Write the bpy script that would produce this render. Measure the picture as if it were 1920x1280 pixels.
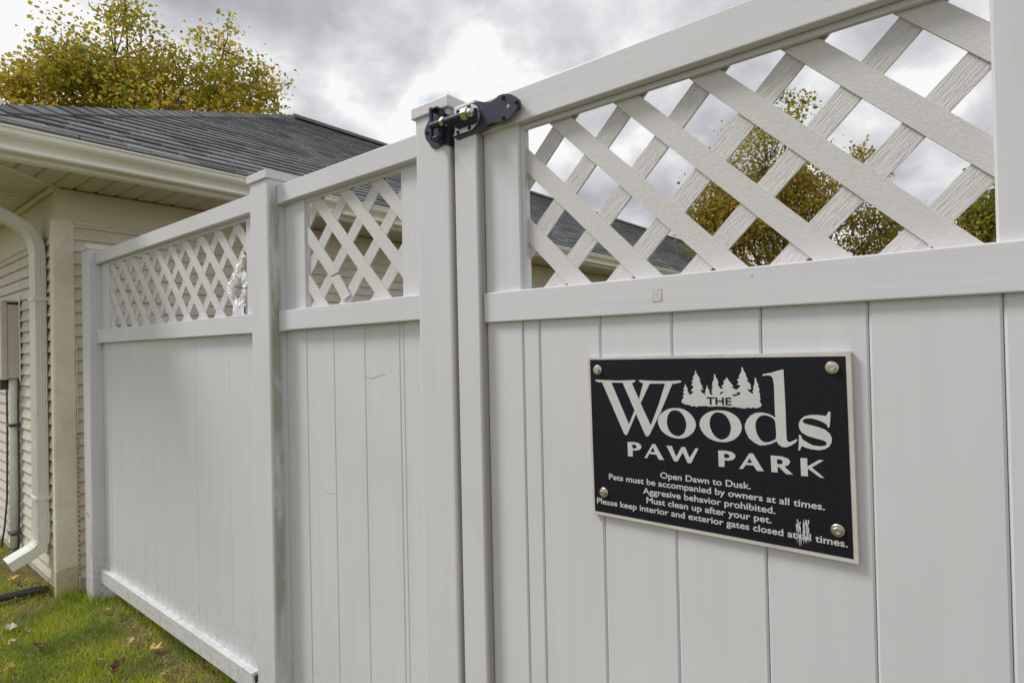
import bpy, bmesh, math, random
from mathutils import Vector, Matrix, noise
R = math.radians
random.seed(7)
sc = bpy.context.scene
for o in list(bpy.data.objects):
    bpy.data.objects.remove(o)
C = bpy.context.scene.collection
H = 1.37                                   # eye height above the grass

CLOUD_S1, CLOUD_S2, CLOUD_X, CLOUD_Y = 2.4, 7.5, 7.7, 0.9
SKY_GAIN = 5.7          # the background strength of 0.1 brings this back to about 0.6
EXPOSURE = 0.74

# ------------------------------------------------------------------ camera
cam_data = bpy.data.cameras.new('camera')
cam_data.sensor_width = 36.0
cam_data.lens = 1079.7 * 36 / 1920
cam_data.clip_start = 0.02
cam_data.clip_end = 2000
cam = bpy.data.objects.new('camera', cam_data)
C.objects.link(cam)
yaw, pitch, roll = 0.682093, 0.0092964, -0.0213504
fwd = Vector((-math.sin(yaw) * math.cos(pitch), math.cos(yaw) * math.cos(pitch), math.sin(pitch)))
rt = fwd.cross(Vector((0, 0, 1))).normalized()
up = rt.cross(fwd)
r2 = math.cos(roll) * rt + math.sin(roll) * up
u2 = -math.sin(roll) * rt + math.cos(roll) * up
cam.matrix_world = Matrix(((r2.x, u2.x, -fwd.x, 0), (r2.y, u2.y, -fwd.y, 0), (r2.z, u2.z, -fwd.z, H), (0, 0, 0, 1)))
sc.camera = cam

# ------------------------------------------------------------------ sky
SUN_AZ, SUN_EL = R(-124), R(50)
sun_dir = Vector((math.sin(SUN_AZ) * math.cos(SUN_EL), math.cos(SUN_AZ) * math.cos(SUN_EL), math.sin(SUN_EL)))
world = bpy.data.worlds.new('World')
sc.world = world
world.use_nodes = True
nt = world.node_tree
nt.nodes.clear()
def wn(t, **kw):
    n = nt.nodes.new(t)
    for k, v in kw.items():
        setattr(n, k, v)
    return n
def wl(a, b):
    nt.links.new(a, b)
def wmath(op, a, b=None, c=None, clamp=False):
    n = wn('ShaderNodeMath', operation=op)
    n.use_clamp = clamp
    for i, v in enumerate((a, b, c)):
        if v is None:
            continue
        if isinstance(v, (int, float)):
            n.inputs[i].default_value = v
        else:
            wl(v, n.inputs[i])
    return n.outputs[0]
out = wn('ShaderNodeOutputWorld')
bg = wn('ShaderNodeBackground')
bg.inputs['Strength'].default_value = 0.1
sky = wn('ShaderNodeTexSky', sky_type='NISHITA')
sky.sun_disc = False
sky.sun_elevation = SUN_EL
sky.sun_rotation = SUN_AZ % (2 * math.pi)
sky.air_density = 1.0
sky.dust_density = 2.0
tc = wn('ShaderNodeTexCoord')
sep = wn('ShaderNodeSeparateXYZ')
wl(tc.outputs['Generated'], sep.inputs[0])
zc = wmath('MAXIMUM', sep.outputs[2], 0.0)
den = wmath('ADD', zc, 0.55)
px_ = wmath('DIVIDE', sep.outputs[0], den)
py_ = wmath('DIVIDE', sep.outputs[1], den)
comb = wn('ShaderNodeCombineXYZ')
wl(px_, comb.inputs[0]); wl(py_, comb.inputs[1])
comb.inputs[2].default_value = 3.1
def wnoise(scale, detail, rough, dist, off):
    m = wn('ShaderNodeMapping')
    m.inputs['Location'].default_value = off
    wl(comb.outputs[0], m.inputs[0])
    n = wn('ShaderNodeTexNoise')
    n.inputs['Scale'].default_value = scale
    n.inputs['Detail'].default_value = detail
    n.inputs['Roughness'].default_value = rough
    n.inputs['Distortion'].default_value = dist
    wl(m.outputs[0], n.inputs['Vector'])
    return n.outputs['Fac']
n1 = wnoise(CLOUD_S1, 6, 0.5, 0.15, (CLOUD_X, CLOUD_Y, 0.0))
n2 = wnoise(CLOUD_S2, 7, 0.52, 0.25, (5.3, 1.7, 2.0))
dens = wmath('ADD', wmath('MULTIPLY', n1, 0.68), wmath('MULTIPLY', n2, 0.32))
ramp = wn('ShaderNodeValToRGB')
ramp.color_ramp.interpolation = 'B_SPLINE'
e = ramp.color_ramp.elements
e[0].position = 0.375; e[0].color = (1.45, 1.44, 1.43, 1)
e[1].position = 0.64; e[1].color = (0.38, 0.39, 0.425, 1)
for p, c in ((0.42, (1.14, 1.14, 1.14)), (0.455, (0.86, 0.865, 0.88)), (0.50, (0.69, 0.70, 0.73)), (0.56, (0.50, 0.51, 0.55))):
    q = e.new(p); q.color = (*c, 1)
wl(dens, ramp.inputs[0])
# light coming through the cloud around the veiled sun
dotn = wn('ShaderNodeVectorMath', operation='DOT_PRODUCT')
wl(tc.outputs['Generated'], dotn.inputs[0]); dotn.inputs[1].default_value = sun_dir
glow = wmath('POWER', wmath('MAXIMUM', dotn.outputs['Value'], 0.0), 24.0)
gain = wmath('ADD', 1.0, wmath('MULTIPLY', glow, 0.45))
cl = wn('ShaderNodeVectorMath', operation='SCALE')
wl(ramp.outputs[0], cl.inputs[0]); wl(wmath('MULTIPLY', gain, SKY_GAIN), cl.inputs['Scale'])
# a little open sky in the thinnest places
gap = wn('ShaderNodeMapRange'); gap.clamp = True
gap.inputs['From Min'].default_value = 0.36; gap.inputs['From Max'].default_value = 0.31
wl(dens, gap.inputs['Value'])
mx = wn('ShaderNodeMix', data_type='RGBA')
wl(wmath('MULTIPLY', gap.outputs[0], 0.7), mx.inputs[0])
wl(cl.outputs[0], mx.inputs[6]); wl(sky.outputs[0], mx.inputs[7])
wl(mx.outputs[2], bg.inputs['Color'])
wl(bg.outputs[0], out.inputs['Surface'])

# ------------------------------------------------------------------ sun behind thin cloud, exposure
sun_data = bpy.data.lights.new('sun', 'SUN')
sun_data.energy = 1.5
sun_data.angle = R(16)
sun_data.color = (1.0, 0.97, 0.93)
sun = bpy.data.objects.new('sun', sun_data)
C.objects.link(sun)
sun.rotation_euler = sun_dir.to_track_quat('Z', 'Y').to_euler()
sun.location = (-14, -10, 20)
sc.view_settings.view_transform = 'Standard'
sc.view_settings.look = 'None'
sc.view_settings.exposure = EXPOSURE
sc.view_settings.gamma = 1.0
sc.view_settings.use_curve_mapping = False

# ------------------------------------------------------------------ materials
def mat(name):
    m = bpy.data.materials.new(name)
    m.use_nodes = True
    t = m.node_tree
    t.nodes.clear()
    o = t.nodes.new('ShaderNodeOutputMaterial')
    b = t.nodes.new('ShaderNodeBsdfPrincipled')
    t.links.new(b.outputs[0], o.inputs[0])
    return m, t, b
def N(t, kind, **kw):
    n = t.nodes.new(kind)
    for k, v in kw.items():
        setattr(n, k, v)
    return n
def coords(t, scale=(1, 1, 1), rot=(0, 0, 0), kind='Object'):
    c = N(t, 'ShaderNodeTexCoord')
    m = N(t, 'ShaderNodeMapping')
    m.inputs['Scale'].default_value = scale
    m.inputs['Rotation'].default_value = rot
    t.links.new(c.outputs[kind], m.inputs[0])
    return m.outputs[0]
def noise_tex(t, vec, scale, detail=4, rough=0.55, dist=0.0):
    n = N(t, 'ShaderNodeTexNoise')
    n.inputs['Scale'].default_value = scale
    n.inputs['Detail'].default_value = detail
    n.inputs['Roughness'].default_value = rough
    n.inputs['Distortion'].default_value = dist
    t.links.new(vec, n.inputs['Vector'])
    return n.outputs['Fac']
def mrange(t, v, a, b, c=0.0, d=1.0):
    n = N(t, 'ShaderNodeMapRange')
    n.inputs['From Min'].default_value = a; n.inputs['From Max'].default_value = b
    n.inputs['To Min'].default_value = c; n.inputs['To Max'].default_value = d
    t.links.new(v, n.inputs['Value'])
    return n.outputs[0]
def tmath(t, op, a, b=0.0):
    n = N(t, 'ShaderNodeMath', operation=op)
    for i, v in enumerate((a, b)):
        if isinstance(v, (int, float)):
            n.inputs[i].default_value = v
        else:
            t.links.new(v, n.inputs[i])
    return n.outputs[0]
def mixc(t, f, a, b):
    n = N(t, 'ShaderNodeMix', data_type='RGBA')
    if isinstance(f, (int, float)):
        n.inputs[0].default_value = f
    else:
        t.links.new(f, n.inputs[0])
    for i, v in ((6, a), (7, b)):
        if isinstance(v, tuple):
            n.inputs[i].default_value = (*v, 1)
        else:
            t.links.new(v, n.inputs[i])
    return n.outputs[2]
def bump(t, b, h, strength, dist):
    n = N(t, 'ShaderNodeBump')
    n.inputs['Strength'].default_value = strength
    n.inputs['Distance'].default_value = dist
    t.links.new(h, n.inputs['Height'])
    t.links.new(n.outputs[0], b.inputs['Normal'])
def specks(t, vec, scale, size):
    v = N(t, 'ShaderNodeTexVoronoi')
    v.inputs['Scale'].default_value = scale
    t.links.new(vec, v.inputs['Vector'])
    near = mrange(t, v.outputs['Distance'], size, size * 0.5)
    pick = N(t, 'ShaderNodeSeparateColor')
    t.links.new(v.outputs['Color'], pick.inputs[0])
    return tmath(t, 'MULTIPLY', near, tmath(t, 'GREATER_THAN', pick.outputs[0], 0.72))

VINYL = (0.690, 0.687, 0.718)
def vinyl(name, streak=(1, 1, 30), side_tint=None, splash=True, base=VINYL, rough=0.38, spk=True):
    m, t, b = mat(name)
    v = coords(t)
    a = noise_tex(t, v, 2.2, 5, 0.6)
    col = mixc(t, mrange(t, a, 0.35, 0.7), base, tuple(c * k for c, k in zip(base, (0.93, 0.93, 0.925))))
    s = noise_tex(t, coords(t, streak), 3.0, 3, 0.5)
    col = mixc(t, mrange(t, s, 0.45, 0.75, 0, 0.34), col, tuple(c * 0.84 for c in base))
    g = noise_tex(t, v, 9.0, 6, 0.7)
    col = mixc(t, mrange(t, g, 0.60, 0.80, 0, 0.25), col, (0.55, 0.54, 0.50))
    if spk:
        col = mixc(t, tmath(t, 'MULTIPLY', specks(t, v, 14.0, 0.045), 0.55), col, (0.22, 0.20, 0.17))
        col = mixc(t, tmath(t, 'MULTIPLY', specks(t, v, 5.0, 0.018), 0.7), col, (0.15, 0.13, 0.11))
    sp = N(t, 'ShaderNodeSeparateXYZ'); t.links.new(v, sp.inputs[0])
    if splash:
        low = mrange(t, sp.outputs[2], 0.42, 0.04)
        d = tmath(t, 'MULTIPLY', low, mrange(t, noise_tex(t, v, 30, 6, 0.8), 0.46, 0.66))
        col = mixc(t, tmath(t, 'MULTIPLY', d, 0.75), col, (0.30, 0.27, 0.19))
    if side_tint:  # noisy tint on the faces turned towards +x, front part only
        z0, z1, tint_col, tint_str, tint_lo = side_tint
        ge = N(t, 'ShaderNodeNewGeometry')
        nx = N(t, 'ShaderNodeSeparateXYZ'); t.links.new(ge.outputs['True Normal'], nx.inputs[0])
        side = mrange(t, nx.outputs[0], 0.6, 0.95)
        zz = tmath(t, 'MULTIPLY', mrange(t, sp.outputs[2], z0, z0 + 0.25), mrange(t, sp.outputs[2], z1, z1 - 0.08))
        yy = tmath(t, 'MULTIPLY', mrange(t, sp.outputs[1], 1.000, 1.012), mrange(t, sp.outputs[1], 1.052, 1.036))
        al = noise_tex(t, coords(t, (1, 1, 0.28)), 20, 6, 0.65, 0.6)
        mk = tmath(t, 'MULTIPLY', tmath(t, 'MULTIPLY', side, zz), tmath(t, 'MULTIPLY', yy, mrange(t, al, tint_lo, tint_lo + 0.24)))
        col = mixc(t, tmath(t, 'MULTIPLY', mk, tint_str), col, tint_col)
    t.links.new(col, b.inputs['Base Color'])
    t.links.new(mrange(t, a, 0.3, 0.7, rough - 0.06, rough + 0.1), b.inputs['Roughness'])
    b.inputs['Specular IOR Level'].default_value = 0.4
    hb = tmath(t, 'ADD', tmath(t, 'MULTIPLY', noise_tex(t, coords(t, streak), 5, 4, 0.6), 0.6), tmath(t, 'MULTIPLY', noise_tex(t, v, 260, 2), 0.12))
    bump(t, b, hb, 0.16, 0.004)
    return m
M = {}
M['post'] = vinyl('white_vinyl_post', (14, 14, 0.6))
M['post_algae'] = vinyl('white_vinyl_post_with_algae', (14, 14, 0.6), side_tint=(0.25, 1.95, (0.31, 0.30, 0.22), 0.8, 0.30))
M['post_brown_side'] = vinyl('white_vinyl_post_with_brown_side', (14, 14, 0.6), side_tint=(-0.3, 2.3, (0.33, 0.30, 0.26), 0.72, 0.16))  # darker brown on the right-hand faces, full height
M['rail'] = vinyl('white_vinyl_rail', (0.6, 10, 16))
M['board'] = vinyl('white_vinyl_board', (10, 10, 0.5))
def slat_mat(name, ang, grain):
    m, t, b = mat(name)
    v = coords(t, (1, 1, 1), (0, ang, 0))
    mp = N(t, 'ShaderNodeMapping')
    mp.inputs['Scale'].default_value = (30, 60, 360) if grain else (90, 300, 480)
    t.links.new(v, mp.inputs[0])
    n = noise_tex(t, mp.outputs[0], 1.0, 5, 0.6, 0.4)
    groove = mrange(t, n, 0.50, 0.36) if grain else mrange(t, n, 0.46, 0.34)
    col = mixc(t, tmath(t, 'MULTIPLY', groove, 0.45 if grain else 0.18), (0.66, 0.645, 0.645), (0.40, 0.37, 0.35))
    d = noise_tex(t, coords(t), 7, 5, 0.65)
    col = mixc(t, mrange(t, d, 0.56, 0.75, 0, 0.3), col, (0.55, 0.52, 0.44))
    t.links.new(col, b.inputs['Base Color'])
    b.inputs['Roughness'].default_value = 0.5
    b.inputs['Specular IOR Level'].default_value = 0.35
    bump(t, b, mrange(t, n, 0.34, 0.60), 0.55 if grain else 0.45, 0.0015 if grain else 0.0009)
    return m
M['slat_front'] = slat_mat('stippled_lattice_vinyl', R(-45), False)
M['slat_back'] = slat_mat('woodgrain_lattice_vinyl', R(45), True)

def plain(name, col, rough=0.5, metal=0.0, var=0.12, nscale=8.0, bmp=0.1, bdist=0.002, bscale=60.0, dirt=None, spec=0.5, scale=(1, 1, 1)):
    m, t, b = mat(name)
    v = coords(t, scale)
    n = noise_tex(t, v, nscale, 5, 0.6)
    c = mixc(t, mrange(t, n, 0.3, 0.7), tuple(x * (1 - var) for x in col), tuple(min(1, x * (1 + var)) for x in col))
    if dirt:
        c = mixc(t, mrange(t, noise_tex(t, v, nscale * 2.3, 6, 0.7), 0.55, 0.78, 0, dirt[3]), c, dirt[:3])
    t.links.new(c, b.inputs['Base Color'])
    b.inputs['Roughness'].default_value = rough
    b.inputs['Metallic'].default_value = metal
    b.inputs['Specular IOR Level'].default_value = spec
    if bmp:
        bump(t, b, noise_tex(t, v, bscale, 3), bmp, bdist)
    return m
M['siding'] = plain('beige_vinyl_siding', (0.68, 0.625, 0.54), 0.5, dirt=(0.30, 0.26, 0.20, 0.3), bmp=0.2, bscale=40, scale=(1, 1, 2))
M['trim'] = plain('cream_trim', (0.76, 0.70, 0.57), 0.5, dirt=(0.33, 0.28, 0.19, 0.35), nscale=4)
M['trim_base'] = plain('tan_trim_base', (0.60, 0.50, 0.34), 0.6, dirt=(0.22, 0.17, 0.10, 0.5), nscale=9)
M['gutter'] = plain('cream_painted_gutter', (0.88, 0.86, 0.79), 0.35, var=0.05, nscale=2, bmp=0.05, bscale=12, bdist=0.004, dirt=(0.45, 0.42, 0.34, 0.2))
M['frieze'] = plain('cream_aluminium_frieze', (0.64, 0.575, 0.44), 0.45, var=0.05, nscale=2, bmp=0.08, bscale=8, bdist=0.004)
M['downspout'] = plain('off_white_downspout', (0.76, 0.77, 0.71), 0.35, var=0.05, nscale=3, dirt=(0.35, 0.34, 0.30, 0.3), bmp=0.04)
M['black_metal'] = plain('black_powder_coated_steel', (0.032, 0.037, 0.060), 0.42, 0.0, 0.15, 30, 0.12, 0.0006, 500, spec=0.3)
M['light_flange'] = plain('worn_light_grey_flange', (0.62, 0.62, 0.63), 0.35, 0.3, 0.06, 20, 0.05)
M['brass'] = plain('brass_nut', (0.80, 0.74, 0.55), 0.24, 1.0, 0.1, 60, 0.0)
M['zinc'] = plain('zinc_screw', (0.62, 0.585, 0.53), 0.36, 1.0, 0.12, 90, 0.1, 0.0005, 400)
M['sign_edge'] = plain('weathered_silver_sign_edge', (0.60, 0.565, 0.53), 0.5, 0.0, 0.1, 14, 0.25, 0.0006, 160, dirt=(0.33, 0.28, 0.22, 0.5))
M['sign_black'] = plain('black_sign_face', (0.010, 0.010, 0.015), 0.55, 0.0, 0.3, 120, 0.5, 0.0006, 700, spec=0.22)
M['letter'] = plain('silver_white_lettering', (0.60, 0.605, 0.60), 0.5, 0.0, 0.05, 60, 0.1, 0.0003, 700)
M['scratch'] = plain('scratched_bare_metal', (0.66, 0.66, 0.66), 0.4, 0.0, 0.1, 200, 0.3, 0.0006, 300)
M['box'] = plain('grey_beige_enclosure', (0.60, 0.56, 0.49), 0.45, 0.0, 0.06, 6, 0.05, dirt=(0.28, 0.25, 0.2, 0.25))
M['conduit'] = plain('grey_plastic_conduit', (0.80, 0.82, 0.76), 0.45, 0.0, 0.08, 7, 0.05)
M['cable'] = plain('dark_cable', (0.06, 0.06, 0.06), 0.5)
M['pipe'] = plain('black_drain_hose', (0.055, 0.048, 0.05), 0.4, 0.0, 0.2, 12, 0.2, 0.002, 60, dirt=(0.16, 0.12, 0.08, 0.5))
M['bark'] = plain('grey_bark', (0.16, 0.135, 0.10), 0.9, 0.0, 0.4, 6, 0.8, 0.02, 14)
M['wrap'] = plain('glossy_white_plastic_film', (0.84, 0.84, 0.85), 0.28, 0.0, 0.06, 40, 0.5, 0.004, 90, spec=0.5)
M['sticker'] = plain('weathered_paper_label', (0.60, 0.59, 0.57), 0.6, 0.0, 0.22, 220, 0.0)
M['crack'] = plain('dark_crack', (0.30, 0.29, 0.28), 0.9, bmp=0)
M['rust'] = plain('red_brown_debris', (0.16, 0.035, 0.04), 0.7, bmp=0)
M['hole_shade'] = plain('painted_hole_shade', (0.05, 0.045, 0.04), 0.9, bmp=0)  # dark colour standing in for the shade inside openings
def shingle_mat(name):
    m, t, b = mat(name)
    oi = N(t, 'ShaderNodeObjectInfo')
    at = N(t, 'ShaderNodeAttribute'); at.attribute_name = 'tone'
    v = coords(t, kind='Object')
    geo = N(t, 'ShaderNodeNewGeometry')
    g = noise_tex(t, geo.outputs['Position'], 190, 3, 0.7)
    p = noise_tex(t, geo.outputs['Position'], 7, 5, 0.65)
    tone = tmath(t, 'FRACT', tmath(t, 'ADD', oi.outputs['Random'], at.outputs['Fac']))
    c = mixc(t, tone, (0.068, 0.074, 0.085), (0.205, 0.213, 0.220))
    c = mixc(t, mrange(t, g, 0.48, 0.70, 0, 0.55), c, (0.27, 0.28, 0.28))
    c = mixc(t, mrange(t, p, 0.50, 0.75, 0, 0.35), c, (0.16, 0.17, 0.16))
    t.links.new(c, b.inputs['Base Color'])
    b.inputs['Roughness'].default_value = 0.85
    b.inputs['Specular IOR Level'].default_value = 0.3
    bump(t, b, g, 0.6, 0.004)
    return m
M['shingle'] = shingle_mat('charcoal_asphalt_shingle')
def soffit_mat(name, vent):
    m, t, b = mat(name)
    v = coords(t)
    n = noise_tex(t, v, 3, 4)
    c = mixc(t, mrange(t, n, 0.3, 0.7), (0.62, 0.555, 0.42), (0.70, 0.63, 0.49))
    if vent:
        vo = N(t, 'ShaderNodeTexVoronoi'); vo.inputs['Scale'].default_value = 1.0
        vo.inputs['Randomness'].default_value = 0.0
        t.links.new(coords(t, (85, 125, 1)), vo.inputs['Vector'])
        c = mixc(t, mrange(t, vo.outputs['Distance'], 0.30, 0.20), c, (0.16, 0.14, 0.11))
    t.links.new(c, b.inputs['Base Color'])
    b.inputs['Roughness'].default_value = 0.5
    return m
M['soffit'] = soffit_mat('cream_soffit', False)
M['soffit_vent'] = soffit_mat('perforated_cream_soffit', True)
def leaf_mat(name, trans=0.45):
    m, t, b = mat(name)
    at = N(t, 'ShaderNodeAttribute'); at.attribute_name = 'leaf_colour'
    t.links.new(at.outputs['Color'], b.inputs['Base Color'])
    b.inputs['Roughness'].default_value = 0.5
    b.inputs['Specular IOR Level'].default_value = 0.3
    tr = N(t, 'ShaderNodeBsdfTranslucent')
    t.links.new(at.outputs['Color'], tr.inputs['Color'])
    mx = N(t, 'ShaderNodeMixShader'); mx.inputs[0].default_value = trans
    t.links.new(b.outputs[0], mx.inputs[1]); t.links.new(tr.outputs[0], mx.inputs[2])
    o = [n for n in t.nodes if n.type == 'OUTPUT_MATERIAL'][0]
    t.links.new(mx.outputs[0], o.inputs[0])
    return m
M['foliage'] = leaf_mat('autumn_foliage', 0.5)
M['grass'] = leaf_mat('grass_blade', 0.35)
def ground_mat():
    m, t, b = mat('mossy_lawn_soil')
    v = coords(t)
    a = noise_tex(t, v, 2.3, 6, 0.65)
    f = noise_tex(t, v, 38, 6, 0.75)
    h = noise_tex(t, v, 160, 4, 0.7)
    c = mixc(t, mrange(t, f, 0.35, 0.68), (0.085, 0.066, 0.036), (0.24, 0.185, 0.095))
    c = mixc(t, tmath(t, 'MULTIPLY', mrange(t, a, 0.38, 0.58), mrange(t, h, 0.35, 0.6)), c, (0.15, 0.19, 0.028))
    t.links.new(c, b.inputs['Base Color'])
    b.inputs['Roughness'].default_value = 0.95
    b.inputs['Specular IOR Level'].default_value = 0.15
    bump(t, b, tmath(t, 'ADD', f, tmath(t, 'MULTIPLY', h, 0.4)), 0.9, 0.02)
    return m
M['ground'] = ground_mat()
def dry_leaf_mat(name, c1, c2):
    m, t, b = mat(name)
    v = coords(t)
    n = noise_tex(t, v, 60, 5, 0.7)
    t.links.new(mixc(t, mrange(t, n, 0.35, 0.65), c1, c2), b.inputs['Base Color'])
    b.inputs['Roughness'].default_value = 0.6
    bump(t, b, n, 0.4, 0.002)
    return m
M['leaf_brown'] = dry_leaf_mat('dark_brown_dry_leaf', (0.09, 0.048, 0.022), (0.19, 0.105, 0.045))
M['leaf_tan'] = dry_leaf_mat('tan_dry_leaf', (0.32, 0.21, 0.09), (0.46, 0.33, 0.16))
M['leaf_yellow'] = dry_leaf_mat('yellow_leaf', (0.48, 0.29, 0.05), (0.60, 0.42, 0.10))
M['leaf_pale'] = dry_leaf_mat('pale_dry_leaf', (0.45, 0.37, 0.26), (0.58, 0.50, 0.38))
M['leaf_rust'] = dry_leaf_mat('rust_dry_leaf', (0.24, 0.125, 0.05), (0.36, 0.21, 0.09))

# ------------------------------------------------------------------ object helpers
WPOS = {}
def thing(name, loc, label, cat, group=None):
    o = bpy.data.objects.new(name, None)
    o.empty_display_size = 0.1
    C.objects.link(o)
    o.location = loc
    WPOS[o.name] = Vector(loc)
    o['label'] = label; o['category'] = cat
    if group: o['group'] = group
    return o
def mesh_of(bm, name, m=None, smooth=False):
    me = bpy.data.meshes.new(name)
    bmesh.ops.recalc_face_normals(bm, faces=bm.faces)
    bm.to_mesh(me); bm.free()
    if m: me.materials.append(m)
    if smooth:
        for p in me.polygons: p.use_smooth = True
    return me
def put(name, me, parent=None, loc=(0, 0, 0), rot=None, label=None):
    o = bpy.data.objects.new(name, me)
    C.objects.link(o)
    loc = Vector(loc)
    if parent is not None:
        o.parent = parent
        o.location = loc - WPOS[parent.name]
    else:
        o.location = loc
    if rot: o.rotation_euler = rot
    WPOS[o.name] = loc
    if label: o['label'] = label
    return o
def tag(o, label, cat, group=None, kind=None):
    if label: o['label'] = label
    if cat: o['category'] = cat
    if group: o['group'] = group
    if kind: o['kind'] = kind
    return o
def bx(bm, x0, x1, y0, y1, z0, z1, bev=0.0, seg=2, vertical_only=False):
    t = bmesh.new()
    g = bmesh.ops.create_cube(t, size=1.0)
    for v in t.verts:
        v.co = Vector(((x0 + x1) / 2 + v.co.x * (x1 - x0), (y0 + y1) / 2 + v.co.y * (y1 - y0), (z0 + z1) / 2 + v.co.z * (z1 - z0)))
    if bev:
        es = [e for e in t.edges if not vertical_only or abs((e.verts[0].co - e.verts[1].co).z) > 0.5 * (z1 - z0)]
        bmesh.ops.bevel(t, geom=es, offset=bev, segments=seg, affect='EDGES', profile=0.5)
    me = bpy.data.meshes.new('tmp'); t.to_mesh(me); t.free()
    bm.from_mesh(me); bpy.data.meshes.remove(me)
    return bm
def box(name, parent, m, x0, x1, y0, y1, z0, z1, bev=0.002, seg=2, vo=False, label=None):
    bm = bx(bmesh.new(), x0, x1, y0, y1, z0, z1, bev, seg, vo)
    return put(name, mesh_of(bm, name, m), parent, label=label)
def prism(bm, pts, w0, w1, f):
    a = [bm.verts.new(f(u, v, w0)) for u, v in pts]
    b = [bm.verts.new(f(u, v, w1)) for u, v in pts]
    n = len(pts)
    bm.faces.new(a); bm.faces.new(b[::-1])
    for i in range(n):
        bm.faces.new((a[i], b[i], b[(i + 1) % n], a[(i + 1) % n]))
    return bm
XZ = lambda u, v, w: Vector((u, w, v))        # polygon in the fence plane, thickness along y
XY = lambda u, v, w: Vector((u, v, w))
def tube(bm, pts, radii, n=8, cap=True):
    rings = []
    prev = None
    for i, p in enumerate(pts):
        p = Vector(p)
        d = (Vector(pts[min(i + 1, len(pts) - 1)]) - Vector(pts[max(i - 1, 0)])).normalized()
        a = d.cross(Vector((0, 0, 1)) if abs(d.z) < 0.95 else Vector((1, 0, 0))).normalized()
        if prev is not None:
            a = (prev - d * prev.dot(d)).normalized()
        prev = a
        b = d.cross(a)
        r = radii[i] if isinstance(radii, (list, tuple)) else radii
        rings.append([bm.verts.new(p + (a * math.cos(2 * math.pi * k / n) + b * math.sin(2 * math.pi * k / n)) * r) for k in range(n)])
    for i in range(len(rings) - 1):
        for k in range(n):
            bm.faces.new((rings[i][k], rings[i][(k + 1) % n], rings[i + 1][(k + 1) % n], rings[i + 1][k]))
    if cap:
        bm.faces.new(rings[0][::-1]); bm.faces.new(rings[-1])
    return bm
def clip_poly(poly, nx, nz, d):
    out = []
    for i in range(len(poly)):
        a, b = poly[i], poly[(i + 1) % len(poly)]
        da = a[0] * nx + a[1] * nz - d; db = b[0] * nx + b[1] * nz - d
        if da >= 0: out.append(a)
        if (da >= 0) != (db >= 0):
            t = da / (da - db)
            out.append((a[0] + (b[0] - a[0]) * t, a[1] + (b[1] - a[1]) * t))
    return out
def Z(z): return z + H

# ------------------------------------------------------------------ ground
def ground_z(x, y):
    return 0.018 * noise.noise(Vector((x * 0.9, y * 0.9, 3.3))) + 0.008 * noise.noise(Vector((x * 4, y * 4, 1.1)))
bm = bmesh.new()
xs = [-400, -120, -40, -14] + [-9 + 0.15 * i for i in range(60)] + [1, 3, 10, 40, 150, 400]
ys = [-400, -120, -40, -10, -4] + [-2 + 0.15 * i for i in range(28)] + [3, 6, 14, 40, 150, 400]
grid = [[bm.verts.new((x, y, ground_z(x, y) if abs(x) < 12 and abs(y) < 6 else 0.0)) for y in ys] for x in xs]
for i in range(len(xs) - 1):
    for j in range(len(ys) - 1):
        bm.faces.new((grid[i][j], grid[i + 1][j], grid[i + 1][j + 1], grid[i][j + 1]))
g = put('ground', mesh_of(bm, 'ground', M['ground'], True))
tag(g, None, None, kind='structure')

# ------------------------------------------------------------------ house
WX, WY = -4.10, 0.93            # faces of the two walls
SOF = Z(0.969)                  # soffit height
OV = 0.47                       # overhang
FX, FY = WX + OV + 0.01, WY - OV
FAR = 29.0
LEFT = -11.2
house = thing('house', (-7.6, 12, 0), 'single-storey beige house with hipped charcoal shingle roof beside the white fence', 'house')
# solid walls behind the siding
wall_r = box('end_wall', house, M['siding'], WX - 0.15, WX, WY, FAR, 0.0, SOF - 0.003, 0)
wall_f = box('side_wall', house, M['siding'], LEFT, WX - 0.151, WY + 0.001, WY + 0.15, 0.0, SOF - 0.003, 0)
box('back_wall', house, M['siding'], LEFT, WX - 0.151, FAR - 0.15, FAR, 0, SOF - 0.003, 0)
box('outer_wall', house, M['siding'], LEFT - 0.15, LEFT - 0.001, WY, FAR, 0, SOF - 0.003, 0)
CRS = 0.0705
prof = [(0.0, CRS + 0.004), (0.002, CRS + 0.004), (0.0175, 0.007), (0.0180, 0.003), (0.0165, 0.0), (0.0, 0.0)]
bm = prism(bmesh.new(), prof, WY + 0.05, FAR, lambda u, v, w: Vector((u, w, v)))
plank_r = mesh_of(bm, 'siding_plank_end', M['siding'])
bm = prism(bmesh.new(), prof, LEFT, WX - 0.012, lambda u, v, w: Vector((w, -u, v)))
plank_f = mesh_of(bm, 'siding_plank_side', M['siding'])
n_courses = int((Z(0.785) - 0.03) / CRS) + 1
for i in range(n_courses):
    z = Z(0.7502) - CRS * (i - 0) + random.uniform(-0.0008, 0.0008)
    if z < 0.01: break
    put('siding_plank', plank_r, wall_r, (WX, 0, z))
for i in range(n_courses + 2):
    z = Z(0.7502) + CRS - CRS * i - 0.02
    if z < 0.01: break
    put('siding_plank', plank_f, wall_f, (0, WY, z))
# frieze boards
box('frieze_board', house, M['frieze'], WX, WX + 0.018, WY - 0.02, FAR, Z(0.783), SOF - 0.004, 0.002)
box('frieze_board', house, M['frieze'], LEFT, WX - 0.001, WY - 0.018, WY, Z(0.70), SOF - 0.004, 0.002)
box('frieze_trim', house, M['trim'], WX, WX + 0.024, WY + 0.07, FAR, Z(0.770), Z(0.782), 0.002)
box('soffit_trim', house, M['trim'], LEFT, WX + 0.02, WY - 0.045, WY - 0.019, SOF - 0.030, SOF - 0.004, 0.008, 3)
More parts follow.
